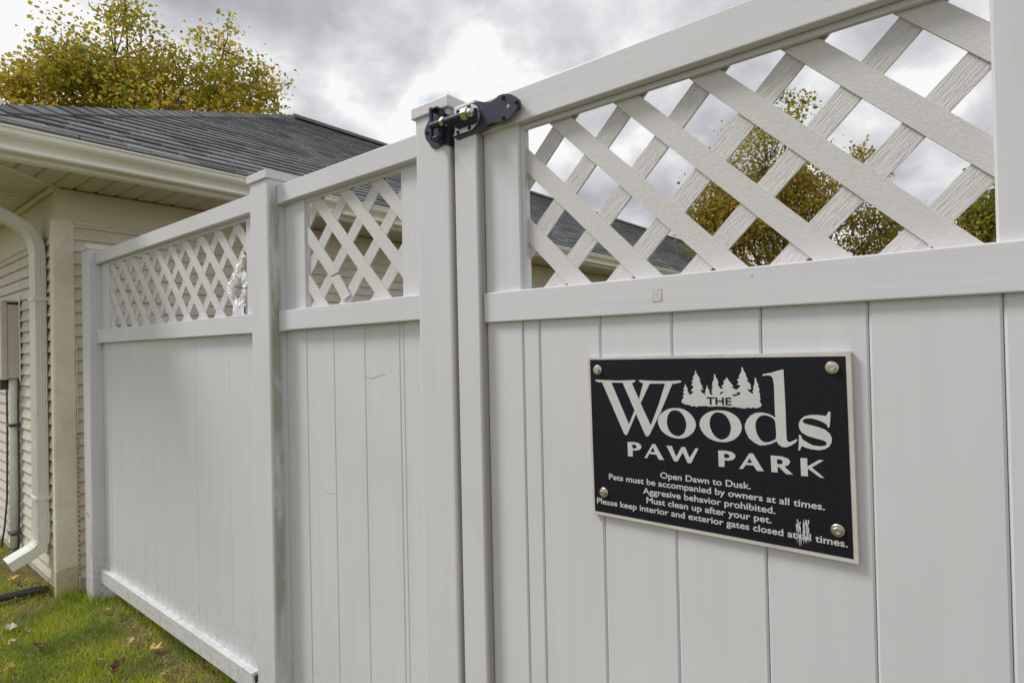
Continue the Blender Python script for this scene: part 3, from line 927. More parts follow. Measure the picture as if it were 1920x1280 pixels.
for i, (p0, p1, wd) in enumerate(((( -2.168, Z(0.386)), (-2.225, Z(0.318)), 0.019), ((-2.210, Z(0.328)), (-2.250, Z(0.290)), 0.027), ((-2.235, Z(0.296)), (-2.290, Z(0.255)), 0.018),
        ((-2.278, Z(0.262)), (-2.300, Z(0.236)), 0.026), ((-2.196, Z(0.306)), (-2.163, Z(0.246)), 0.018), ((-2.163, Z(0.250)), (-2.188, Z(0.216)), 0.014), ((-2.262, Z(0.176)), (-2.178, Z(0.160)), 0.027), ((-2.235, Z(0.200)), (-2.190, Z(0.166)), 0.020))):
    put('twist', mesh_of(sleeve(p0, p1, wd, i * 5 + 2), 'twist', M['wrap']), wrap)

# ------------------------------------------------------------------ gate
gate = thing('gate', (-0.40, 1.04, 0), 'white vinyl gate with lattice top carrying the black sign', 'gate')
GP, GR = 1.0262, 1.0145
box('stile', gate, M['post_brown_side'], -0.981, -0.9085, 1.0, 1.075, 0.04, Z(0.5845), 0.004, 3)
box('stile', gate, M['post'], 0.1155, 0.19, 1.0, 1.075, 0.04, Z(0.5845), 0.004, 3)
for z0, z1 in ((Z(0.5035), Z(0.5795)), (Z(0.0578), Z(0.1275)), (Z(-1.25), Z(-1.175))):
    bm = bx(bmesh.new(), -0.908, 0.115, GR, 1.068, z0, z1, 0.0028, 3)
    put('rail', mesh_of(bm, 'rail', M['rail']), gate)
board(-0.9085, -0.8008, ZB, ZT, GP - 0.001, 0.003, gate, 'jamb_board')
ge = [-0.8008, -0.7548, -0.601, -0.4463, -0.2881, -0.1315, 0.0257]
for a, b_ in zip(ge[:-1], ge[1:]):
    board(a, b_, ZB, Z(0.10), GP + random.uniform(-0.0008, 0.0008), random.uniform(0.0028, 0.0040), gate)
board(0.0257, 0.1155, ZB, Z(0.10), GP, 0.0034, gate, tongue=False)
board(0.0205, 0.1155, Z(0.10), ZT, GP - 0.001, 0.003, gate, 'jamb_board', tongue=False)
lattice(gate, -0.802, 0.0225, Z(0.118), Z(0.513), 1.0462, -0.0557, Z(0.4065))
box('lattice_channel', gate, M['rail'], -0.80, 0.0205, 1.035, 1.0455, Z(0.492), Z(0.5030), 0.001)
box('lattice_channel', gate, M['rail'], -0.8003, -0.795, 1.040, 1.056, Z(0.128), Z(0.500), 0.001)
st = box('sticker', None, M['sticker'], -0.4799, -0.4602, GR - 0.0012, GR - 0.0002, Z(0.0800), Z(0.1045), 0)
tag(st, 'small faded square label stuck on the middle rail of the gate', 'label')

# ------------------------------------------------------------------ sign
GLYPH= {'W':[[(-0.6092,-0.071),(-0.6067,-0.0701),(-0.5862,-0.0708),(-0.5622,-0.0712),(-0.5388,-0.0704),(-0.5212,-0.0693),(-0.5187,-0.0706),(-0.5213,-0.0734),(-0.5267,-0.0756),(-0.5127,-0.1066),(-0.503,-0.075),(-0.5086,-0.0734),(-0.5123,-0.0707),(-0.51,-0.069),(-0.4938,-0.0698),(-0.4678,-0.0701),(-0.444,-0.0693),(-0.4289,-0.0682),(-0.4265,-0.07),(-0.429,-0.0721),(-0.4373,-0.0741),(-0.4442,-0.0751),(-0.4678,-0.1268),(-0.492,-0.1726),(-0.495,-0.1758),(-0.4987,-0.1763),(-0.5015,-0.1733),(-0.5194,-0.1347),(-0.5387,-0.1746),(-0.5411,-0.1771),(-0.5438,-0.1771),(-0.5464,-0.1744),(-0.5931,-0.0752),(-0.6002,-0.0751),(-0.6068,-0.0738)],[(-0.5718,-0.0753),(-0.5469,-0.075),(-0.5223,-0.128),(-0.5353,-0.156)],[(-0.4895,-0.0756),(-0.4583,-0.0746),(-0.4718,-0.1136),(-0.4894,-0.1551),(-0.5093,-0.1137)]],'o1':[[(-0.4385,-0.1195),(-0.4257,-0.1205),(-0.4143,-0.126),(-0.4052,-0.1356),(-0.4013,-0.1464),(-0.4037,-0.1566),(-0.4101,-0.1651),(-0.4207,-0.172),(-0.4324,-0.175),(-0.4463,-0.1741),(-0.4582,-0.1699),(-0.468,-0.1624),(-0.4735,-0.1513),(-0.4742,-0.1429),(-0.4695,-0.1332),(-0.4593,-0.1249),(-0.4493,-0.1207)],[(-0.4397,-0.1233),(-0.4312,-0.1254),(-0.4239,-0.1327),(-0.42,-0.1426),(-0.4193,-0.1506),(-0.4225,-0.162),(-0.4291,-0.1686),(-0.4366,-0.1711),(-0.4451,-0.1689),(-0.4515,-0.1632),(-0.4557,-0.1542),(-0.4565,-0.1439),(-0.4546,-0.1345),(-0.4495,-0.1269),(-0.444,-0.1239)]],'o2':[[(-0.3586,-0.1193),(-0.3451,-0.1203),(-0.3329,-0.1254),(-0.3246,-0.1335),(-0.3207,-0.1447),(-0.3223,-0.1544),(-0.3282,-0.1635),(-0.3378,-0.1705),(-0.3503,-0.1743),(-0.3639,-0.1742),(-0.3767,-0.1704),(-0.3865,-0.1633),(-0.3928,-0.1538),(-0.3944,-0.1449),(-0.3914,-0.1357),(-0.3836,-0.1273),(-0.3725,-0.1216)],[(-0.3597,-0.123),(-0.351,-0.125),(-0.3435,-0.1328),(-0.3395,-0.1432),(-0.339,-0.1499),(-0.3418,-0.1607),(-0.3472,-0.167),(-0.3555,-0.1706),(-0.3628,-0.1687),(-0.3695,-0.1629),(-0.3747,-0.1525),(-0.3762,-0.1437),(-0.3748,-0.1347),(-0.3706,-0.1276),(-0.3656,-0.1238)]],'d':[[(-0.2846,-0.0565),(-0.2839,-0.0548),(-0.271,-0.0523),(-0.2616,-0.0491),(-0.2516,-0.0465),(-0.2499,-0.1121),(-0.2496,-0.1541),(-0.2491,-0.1611),(-0.2473,-0.1651),(-0.2434,-0.1648),(-0.2382,-0.1618),(-0.2343,-0.1591),(-0.233,-0.1611),(-0.2357,-0.1648),(-0.2422,-0.1703),(-0.2501,-0.1741),(-0.2566,-0.1741),(-0.2618,-0.1706),(-0.265,-0.1653),(-0.2738,-0.1707),(-0.2834,-0.1737),(-0.2916,-0.1747),(-0.2993,-0.1715),(-0.3087,-0.1646),(-0.3127,-0.1572),(-0.3154,-0.1482),(-0.3152,-0.1418),(-0.3116,-0.1325),(-0.3051,-0.1248),(-0.2968,-0.1204),(-0.2863,-0.1191),(-0.2762,-0.121),(-0.27,-0.1237),(-0.2661,-0.1271),(-0.2664,-0.113),(-0.2668,-0.0733),(-0.2679,-0.0634),(-0.2698,-0.0584),(-0.2738,-0.0568),(-0.2792,-0.0569),(-0.284,-0.0577)],[(-0.283,-0.1234),(-0.2743,-0.1253),(-0.2673,-0.1306),(-0.2658,-0.1411),(-0.2656,-0.1596),(-0.271,-0.1651),(-0.2792,-0.1686),(-0.2856,-0.1683),(-0.2908,-0.1644),(-0.2959,-0.1547),(-0.2979,-0.1428),(-0.2961,-0.1331),(-0.291,-0.1263)]],'s':[[(-0.1868,-0.1122),(-0.1844,-0.1127),(-0.1846,-0.1208),(-0.1862,-0.137),(-0.1886,-0.1374),(-0.1897,-0.1332),(-0.195,-0.1295),(-0.2023,-0.1266),(-0.2108,-0.1244),(-0.2196,-0.125),(-0.224,-0.1273),(-0.2249,-0.1301),(-0.2222,-0.133),(-0.2148,-0.1349),(-0.2025,-0.1375),(-0.1929,-0.1408),(-0.1858,-0.147),(-0.1834,-0.1542),(-0.184,-0.1609),(-0.1875,-0.1673),(-0.1936,-0.1719),(-0.2022,-0.1741),(-0.2132,-0.1738),(-0.2219,-0.1718),(-0.2269,-0.1696),(-0.2296,-0.1767),(-0.2322,-0.1776),(-0.2313,-0.1693),(-0.2307,-0.1581),(-0.2309,-0.1519),(-0.2284,-0.1524),(-0.2254,-0.1591),(-0.218,-0.1639),(-0.2106,-0.1674),(-0.2008,-0.1681),(-0.1935,-0.1665),(-0.1904,-0.1635),(-0.1915,-0.1603),(-0.1957,-0.1579),(-0.2054,-0.156),(-0.2177,-0.153),(-0.2264,-0.1481),(-0.23,-0.1415),(-0.2305,-0.1346),(-0.2278,-0.1275),(-0.222,-0.1217),(-0.2132,-0.1191),(-0.2021,-0.1185),(-0.1948,-0.119),(-0.1906,-0.1195),(-0.1881,-0.1143)]],'emblem':[[(-0.4272,-0.1083),(-0.4264,-0.1038),(-0.4229,-0.0997),(-0.4244,-0.0959),(-0.4214,-0.0932),(-0.424,-0.0894),(-0.4212,-0.0867),(-0.4232,-0.0835),(-0.4211,-0.0802),(-0.4193,-0.074),(-0.4177,-0.0789),(-0.4151,-0.082),(-0.4156,-0.0865),(-0.4133,-0.0903),(-0.4123,-0.0938),(-0.4081,-0.0925),(-0.4047,-0.0894),(-0.405,-0.0877),(-0.4093,-0.087),(-0.4065,-0.083),(-0.4031,-0.0785),(-0.4083,-0.076),(-0.4047,-0.0721),(-0.4075,-0.0696),(-0.4037,-0.0657),(-0.4049,-0.0618),(-0.4012,-0.0567),(-0.3995,-0.049),(-0.3977,-0.0553),(-0.3935,-0.0616),(-0.3911,-0.0667),(-0.3937,-0.068),(-0.3903,-0.0705),(-0.3912,-0.0731),(-0.3868,-0.078),(-0.3888,-0.0794),(-0.3857,-0.0843),(-0.3921,-0.0833),(-0.3884,-0.0895),(-0.3827,-0.0931),(-0.3814,-0.0918),(-0.3839,-0.0906),(-0.3816,-0.0867),(-0.3825,-0.0842),(-0.3805,-0.0817),(-0.3793,-0.0747),(-0.3779,-0.0803),(-0.3749,-0.0853),(-0.3756,-0.0878),(-0.3731,-0.0928),(-0.3687,-0.092),(-0.3717,-0.0877),(-0.3692,-0.0851),(-0.3716,-0.0827),(-0.3684,-0.0788),(-0.3708,-0.0763),(-0.3689,-0.0738),(-0.3701,-0.0713),(-0.3668,-0.0662),(-0.3662,-0.0562),(-0.364,-0.0562),(-0.3635,-0.0611),(-0.3599,-0.0661),(-0.3588,-0.0723),(-0.3607,-0.0736),(-0.3565,-0.0797),(-0.3547,-0.0818),(-0.3503,-0.0795),(-0.3537,-0.0771),(-0.3489,-0.0721),(-0.3501,-0.0684),(-0.3463,-0.0646),(-0.344,-0.0611),(-0.3414,-0.0657),(-0.3367,-0.0718),(-0.3326,-0.0766),(-0.3369,-0.0779),(-0.3285,-0.0826),(-0.3243,-0.0794),(-0.3206,-0.075),(-0.3271,-0.0728),(-0.3234,-0.069),(-0.3269,-0.0654),(-0.3227,-0.0617),(-0.3232,-0.058),(-0.3194,-0.0519),(-0.318,-0.0431),(-0.3166,-0.0431),(-0.3152,-0.0494),(-0.3113,-0.0554),(-0.3119,-0.0579),(-0.308,-0.0639),(-0.311,-0.0663),(-0.3069,-0.0687),(-0.3036,-0.0746),(-0.3048,-0.0764),(-0.3028,-0.08),(-0.3061,-0.0813),(-0.3107,-0.0808),(-0.3062,-0.0855),(-0.301,-0.089),(-0.2998,-0.0859),(-0.3015,-0.0842),(-0.2991,-0.0805),(-0.3002,-0.0781),(-0.2977,-0.0709),(-0.2972,-0.0613),(-0.2954,-0.0612),(-0.2942,-0.0672),(-0.2914,-0.0731),(-0.2921,-0.0755),(-0.2899,-0.0802),(-0.2911,-0.0838),(-0.289,-0.0897),(-0.2902,-0.0922),(-0.2883,-0.0969),(-0.2904,-0.0993),(-0.2873,-0.1052),(-0.2878,-0.1088),(-0.2918,-0.1113),(-0.2976,-0.1126),(-0.301,-0.1112),(-0.3045,-0.1129),(-0.3091,-0.112),(-0.3151,-0.114),(-0.3186,-0.1134),(-0.3257,-0.113),(-0.3317,-0.1119),(-0.3389,-0.1127),(-0.3499,-0.1121),(-0.3623,-0.1124),(-0.3749,-0.1137),(-0.3825,-0.1127),(-0.3903,-0.1137),(-0.3955,-0.1134),(-0.3981,-0.1156),(-0.4033,-0.1137),(-0.4086,-0.1148),(-0.4112,-0.1128),(-0.4205,-0.1119)],[(-0.3578,-0.0906),(-0.3545,-0.0867),(-0.3478,-0.0859),(-0.3515,-0.0883),(-0.3549,-0.0914)],[(-0.3354,-0.0907),(-0.3287,-0.0902),(-0.3261,-0.0886),(-0.3301,-0.0859),(-0.3248,-0.0868),(-0.3232,-0.0852),(-0.3209,-0.0891),(-0.3252,-0.0916),(-0.3306,-0.0937),(-0.3346,-0.0928)]],'P1':[[(-0.5393,-0.1907),(-0.5256,-0.1895),(-0.5158,-0.1906),(-0.5103,-0.1946),(-0.5096,-0.1984),(-0.5133,-0.2032),(-0.5211,-0.2055),(-0.5286,-0.206),(-0.5285,-0.2179),(-0.5386,-0.2184)],[(-0.5293,-0.1944),(-0.5236,-0.1945),(-0.5199,-0.1967),(-0.5195,-0.1993),(-0.5224,-0.2019),(-0.5288,-0.2021)]],'A1':[[(-0.4867,-0.1899),(-0.4812,-0.1898),(-0.4639,-0.2178),(-0.4741,-0.2183),(-0.4793,-0.2094),(-0.494,-0.2092),(-0.4981,-0.2177),(-0.5039,-0.2179)],[(-0.4914,-0.2052),(-0.486,-0.1958),(-0.4816,-0.2052)]],'W1':[[(-0.4585,-0.1905),(-0.4481,-0.1902),(-0.4401,-0.2097),(-0.4294,-0.1903),(-0.4224,-0.1899),(-0.4147,-0.2089),(-0.4031,-0.1903),(-0.3975,-0.19),(-0.4118,-0.2179),(-0.4181,-0.2184),(-0.4271,-0.1998),(-0.4377,-0.2177),(-0.4442,-0.2178)]],'P2':[[(-0.3621,-0.1902),(-0.3499,-0.1893),(-0.3384,-0.1905),(-0.3329,-0.1946),(-0.3324,-0.1986),(-0.3365,-0.2036),(-0.3445,-0.2062),(-0.3514,-0.2058),(-0.3517,-0.2178),(-0.3617,-0.2183)],[(-0.3518,-0.1945),(-0.3454,-0.1947),(-0.3423,-0.1973),(-0.3427,-0.1996),(-0.3456,-0.202),(-0.3519,-0.2018)]],'A2':[[(-0.3092,-0.1899),(-0.3032,-0.1896),(-0.2862,-0.2176),(-0.2971,-0.2182),(-0.3028,-0.2097),(-0.3157,-0.2101),(-0.3207,-0.2178),(-0.3267,-0.2181)],[(-0.3135,-0.2063),(-0.3085,-0.1978),(-0.3048,-0.2059)]],'R2':[[(-0.2748,-0.1899),(-0.257,-0.1898),(-0.2475,-0.1927),(-0.2447,-0.1974),(-0.2474,-0.2028),(-0.2538,-0.2059),(-0.241,-0.2178),(-0.2516,-0.2179),(-0.2619,-0.2078),(-0.2645,-0.2078),(-0.2644,-0.2169),(-0.2741,-0.2172)],[(-0.2651,-0.1949),(-0.2587,-0.1951),(-0.2559,-0.1979),(-0.2564,-0.2009),(-0.2605,-0.2032),(-0.265,-0.2032)]],'K2':[[(-0.2294,-0.1895),(-0.2194,-0.1889),(-0.2194,-0.2018),(-0.2021,-0.1894),(-0.1958,-0.1897),(-0.2129,-0.2027),(-0.195,-0.2176),(-0.2018,-0.2171),(-0.2189,-0.2051),(-0.2189,-0.2176),(-0.229,-0.218)]]}
CORN_OUT = [(-0.6269, -0.0254), (-0.1539, -0.0178), (-0.1508, -0.3447), (-0.6217, -0.3443)]
CORN_IN = [(-0.6206, -0.0299), (-0.1618, -0.0254), (-0.1581, -0.3371), (-0.6164, -0.3372)]
SCREW= [(-0.6025, -0.0505), (-0.1806, -0.0434), (-0.5943, -0.2969), (-0.1785, -0.2966)]
LINES= {'Open Dawn to Dusk.': [(-0.4723, -0.2524), (-0.3082, -0.2507)], 'Pets must be accompanied by owners at all times.': [(-0.5821, -0.2686), (-0.1957, -0.2681)], 'Aggresive behavior prohibited.': [(-0.5087, -0.2865), (-0.2698, -0.2861)], 'Must clean up after your pet.': [(-0.5016, -0.3034), (-0.2762, -0.3031)], 'Please keep interior and exterior gates closed at all times.': [(-0.611, -0.3205), (-0.1653, -0.3206)], 'THE': [(-0.3805, -0.1098), (-0.337, -0.109)]}
GATEPLATE= [(-0.9786, 0.5108), (-0.974, 0.542), (-0.9674, 0.5739), (-0.9126, 0.5747), (-0.9055, 0.575), (-0.8932, 0.5735), (-0.8811, 0.5681), (-0.8709, 0.5645), (-0.8574, 0.5626), (-0.8438, 0.565), (-0.8338, 0.5691), (-0.8206, 0.569), (-0.8077, 0.5658), (-0.7951, 0.5602), (-0.7827, 0.551), (-0.7735, 0.5423), (-0.7713, 0.5379), (-0.7754, 0.5317), (-0.785, 0.5221), (-0.7963, 0.5141), (-0.8093, 0.5089), (-0.8223, 0.5073), (-0.8354, 0.5085), (-0.8487, 0.512), (-0.8621, 0.5127), (-0.8759, 0.5086), (-0.8882, 0.5027), (-0.8952, 0.5012), (-0.904, 0.5028), (-0.9658, 0.5002)]
FLANGE= [(-0.9708, 0.5164), (-0.9655, 0.5721), (-0.9108, 0.5707), (-0.8995, 0.5642), (-0.8928, 0.5539), (-0.891, 0.5378), (-0.8962, 0.5237), (-0.9053, 0.5163), (-0.9161, 0.5112), (-0.9776, 0.5111)]
TRI= [(-0.8131, 0.5468), (-0.7996, 0.5392), (-0.8127, 0.531)]
PSCREW = [(-0.8208, 0.5612), (-0.7829, 0.5403), (-0.8212, 0.5156), (-0.9582, 0.5651), (-0.9216, 0.5669), (-0.9596, 0.516), (-0.9221, 0.5171)]
POSTPLATE= [(-0.9962, 0.4974), (-1.0116, 0.5004), (-1.0273, 0.4994), (-1.0392, 0.4973), (-1.0492, 0.499), (-1.0551, 0.5032), (-1.0629, 0.5148), (-1.0749, 0.5275), (-1.0795, 0.5442), (-1.0782, 0.5538), (-1.0696, 0.5656), (-1.0591, 0.5769), (-1.0586, 0.5922), (-1.0524, 0.5988), (-1.0383, 0.597), (-1.0247, 0.5898), (-1.0131, 0.5811), (-0.9979, 0.5714), (-0.9941, 0.5677)]
sign = thing('sign', (-0.389, 1.0165, Z(-0.34)), 'black and silver THE Woods PAW PARK rules sign screwed to the gate', 'sign')
def poly_mesh(name, loops, y, th, m):
    cu = bpy.data.curves.new(name, 'CURVE')
    cu.dimensions = '2D'; cu.fill_mode = 'BOTH'; cu.extrude = th / 2
    for lp in loops:
        s_ = cu.splines.new('POLY')
        s_.points.add(len(lp) - 1)
        for i, (u, v) in enumerate(lp): s_.points[i].co = (u, v, 0, 1)
        s_.use_cyclic_u = True
    return curve_to_mesh(cu, name, y, m)
def curve_to_mesh(cu, name, y, m, fn=None):
    o = bpy.data.objects.new(name, cu); C.objects.link(o)
    bpy.context.view_layer.update()
    dg = bpy.context.evaluated_depsgraph_get()
    me = bpy.data.meshes.new_from_object(o.evaluated_get(dg))
    bpy.data.objects.remove(o); bpy.data.curves.remove(cu)
    for v in me.vertices:
        u, w, d_ = v.co
        if fn: u, w = fn(u, w)
        v.co = (u, y - d_, w + H)
    me.materials.clear(); me.materials.append(m)
    me.name = name
    return me
def smooth_loop(lp, n=4):
    out_ = []
    L = len(lp)
    for i in range(L):
        p0, p1, p2, p3 = (Vector(lp[(i + k - 1) % L]) for k in range(4))
        for j in range(n):
            t = j / n
            out_.append(tuple(0.5 * (2 * p1 + (p2 - p0) * t + (2 * p0 - 5 * p1 + 4 * p2 - p3) * t * t + (3 * p1 - p0 - 3 * p2 + p3) * t ** 3)))
    return out_
SY = 1.0165
bm = prism(bmesh.new(), [(x_, z_ + H) for x_, z_ in CORN_OUT], SY, 1.0258, XZ)
bmesh.ops.bevel(bm, geom=[e_ for e_ in bm.edges], offset=0.0009, segments=2, affect='EDGES')
put('backing_plate', mesh_of(bm, 'backing_plate', M['sign_edge']), sign)
face = put('face', poly_mesh('face', [CORN_IN], SY - 0.0002, 0.0006, M['sign_black']), sign)
for key in ('W', 'o1', 'o2', 'd', 's', 'emblem', 'P1', 'A1', 'W1', 'P2', 'A2', 'R2', 'K2'):
    loops = GLYPH[key]
    if key in ('o1', 'o2'): loops = [smooth_loop(l_) for l_ in loops]
    if key == 'd': loops = [loops[0], smooth_loop(loops[1])]
    put('tree_emblem' if key == 'emblem' else 'letter', poly_mesh('glyph', loops, SY - 0.0007, 0.0006, M['letter']), face)
def text_line(body, p0, p1, cap, m, y, bold, name):
    cu = bpy.data.curves.new(name, 'FONT')
    cu.body = body; cu.size = 1.0; cu.offset = bold; cu.extrude = 0.0003
    o = bpy.data.objects.new('t', cu); C.objects.link(o); bpy.context.view_layer.update()
    me0 = bpy.data.meshes.new_from_object(o.evaluated_get(bpy.context.evaluated_depsgraph_get()))
    xs_ = [v.co.x for v in me0.vertices]
    bpy.data.objects.remove(o); bpy.data.meshes.remove(me0)
    x0_, x1_ = min(xs_), max(xs_)
    kx = (p1[0] - p0[0]) / (x1_ - x0_); kz = cap / 0.682
    sl = (p1[1] - p0[1]) / (p1[0] - p0[0])
    fn = lambda u, w: (p0[0] + (u - x0_) * kx, p0[1] + (u - x0_) * kx * sl + w * kz)
    return curve_to_mesh(cu, name, y, m, fn)
for body, (p0, p1) in LINES.items():
    the = body == 'THE'
    me = text_line(body, p0, p1, 0.0128 if the else 0.0108, M['sign_black'] if the else M['letter'], SY - (0.0013 if the else 0.0007), 0.012 if the else 0.014, 'lettering')
    put('lettering', me, face)
# scratched streaks through the last line
bm = bmesh.new()
rnd = random.Random(4)
for i in range(70):
    grp = rnd.random() < 0.45
    x_ = rnd.uniform(-0.2385, -0.2315) if grp else rnd.uniform(-0.2285, -0.2195)
    zt = rnd.uniform(-0.288, -0.318) + (0 if grp else 0.002); ln = rnd.uniform(0.004, 0.016)
    w_ = rnd.uniform(0.0003, 0.0009)
    if zt - ln < -0.333: continue
    pts = [(x_, zt), (x_ + w_ * 1.3, zt - ln * 0.3), (x_ + w_ * 0.8 + rnd.uniform(-0.0004, 0.0004), zt - ln * 0.7), (x_ + w_ * 0.3, zt - ln), (x_ - w_ * 0.7, zt - ln * 0.6), (x_ - w_ * 0.5, zt - ln * 0.25)]
    yy = SY - 0.0011 - i * 0.00001
    vs = [bm.verts.new((u, yy, v + H)) for u, v in pts]; bm.faces.new(vs)
put('scratch', mesh_of(bm, 'scratch', M['scratch']), sign, label='bright streaky scratch over the last line of text')
def screw_mesh(r, h, m, hexh=True):
    bm = bmesh.new()
    n = 24
    rings = []
    for rr, dd in ((r, 0), (r, h * 0.25), (r * 0.88, h * 0.42), (r * 0.66, h * 0.45)):
        rings.append([bm.verts.new((rr * math.cos(2 * math.pi * k / n), -dd, rr * math.sin(2 * math.pi * k / n))) for k in range(n)])
    hexr = r * 0.62
    def hx(k):
        a = 2 * math.pi * k / n
        q_ = (a % (math.pi / 3)) - math.pi / 6
        return hexr * math.cos(math.pi / 6) / math.cos(q_)
    for dd, s_ in ((h * 0.46, 1), (h * 0.92, 1), (h, 0.9), (h, 0.55), (h * 0.94, 0.5)):
        rings.append([bm.verts.new((hx(k) * s_ * math.cos(2 * math.pi * k / n), -dd, hx(k) * s_ * math.sin(2 * math.pi * k / n))) for k in range(n)])
    for a, b_ in zip(rings[:-1], rings[1:]):
        for k in range(n): bm.faces.new((a[k], a[(k + 1) % n], b_[(k + 1) % n], b_[k]))
    bm.faces.new(rings[-1]); bm.faces.new(rings[0][::-1])
    return mesh_of(bm, 'screw', m)
scr = screw_mesh(0.0099, 0.0070, M['zinc'])
for x_, z_ in SCREW:
    put('screw', scr, sign, (x_, SY - 0.0008, Z(z_)), (0, random.uniform(0, 1), 0))

# ------------------------------------------------------------------ latch
latch = thing('gate_latch', (-0.93, 0.99, Z(0.49)), 'black slide-bolt latch joining the gate to its post near the top', 'latch')
put('gate_plate', poly_mesh('gate_plate', [GATEPLATE, TRI], 0.9980, 0.0022, M['black_metal']), latch)
box('spacer', latch, M['black_metal'], -0.905, -0.826, 0.9998, 1.0143, Z(0.515), Z(0.556), 0.002)
box('spacer', latch, M['black_metal'], -0.792, -0.783, 0.9998, 1.0143, Z(0.530), Z(0.545), 0.002)
box('hole_filler', latch, M['rail'], -0.823, -0.795, 0.9992, 1.0143, Z(0.529), Z(0.549), 0.001)  # white filler added behind the triangular hole so it shows bright
put('flange', poly_mesh('flange', [FLANGE], 0.9945, 0.0018, M['light_flange']), latch, label='light grey worn flange under the bolt housing')
put('post_plate', poly_mesh('post_plate', [POSTPLATE], 0.9975, 0.0040, M['black_metal']), latch)
box('side_plate', latch, M['black_metal'], -0.9978, -0.9938, 0.996, 1.045, Z(0.495), Z(0.57), 0.001)
# keeper: two arms and an upright bar in front of the post plate
bm = bx(bmesh.new(), -1.033, -1.006, 0.968, 0.9955, Z(0.5795), Z(0.586), 0.002); put('keeper_arm', mesh_of(bm, 'keeper_arm', M['black_metal']), latch)
bm = bx(bmesh.new(), -1.033, -1.006, 0.968, 0.9955, Z(0.508), Z(0.5145), 0.002); put('keeper_arm', mesh_of(bm, 'keeper_arm', M['black_metal']), latch)
box('keeper_bar', latch, M['black_metal'], -1.032, -1.0235, 0.966, 0.976, Z(0.507), Z(0.588), 0.003, 3)
box('keeper_bar', latch, M['black_metal'], -1.0155, -1.006, 0.980, 0.9955, Z(0.503), Z(0.582), 0.003, 3)
bm = tube(bmesh.new(), [(-1.030, 0.972, Z(0.543)), (-0.90, 0.972, Z(0.5405))], 0.0085, 18)
put('bolt', mesh_of(bm, 'bolt', M['black_metal'], False), latch)
bm = tube(bmesh.new(), [(-0.992, 0.972, Z(0.5425)), (-0.982, 0.972, Z(0.5423))], 0.0115, 6); put('bolt_collar', mesh_of(bm, 'bolt_collar', M['brass']), latch)
bm = tube(bmesh.new(), [(-0.921, 0.972, Z(0.541)), (-0.906, 0.972, Z(0.5408))], 0.0135, 6); kn = put('knob', mesh_of(bm, 'knob', M['brass']), latch)
bm = tube(bmesh.new(), [(-0.906, 0.972, Z(0.5408)), (-0.898, 0.972, Z(0.5406)), (-0.893, 0.972, Z(0.5405)), (-0.889, 0.972, Z(0.5404))], [0.0085, 0.0105, 0.010, 0.006], 14); put('knob_tip', mesh_of(bm, 'knob_tip', M['zinc'], True), kn)
# bolt housing: half-round channel over the flange
pts = []
for k in range(13):
    a = math.pi * k / 12
    pts.append((0.993 - 0.022 * math.sin(a), Z(0.5395) - 0.0165 * math.cos(a)))
bm = prism(bmesh.new(), pts, -0.958, -0.895, lambda u, v, w: Vector((w, u, v)))
put('housing', mesh_of(bm, 'housing', M['black_metal']), latch)
psc = screw_mesh(0.0048, 0.0045, M['black_metal'])
for x_, z_ in PSCREW:
    put('screw', psc, latch, (x_, 0.9935 if x_ < -0.89 else 0.9955, Z(z_)))
put('screw', psc, latch, (-1.0692, 0.9955, Z(0.5437)))

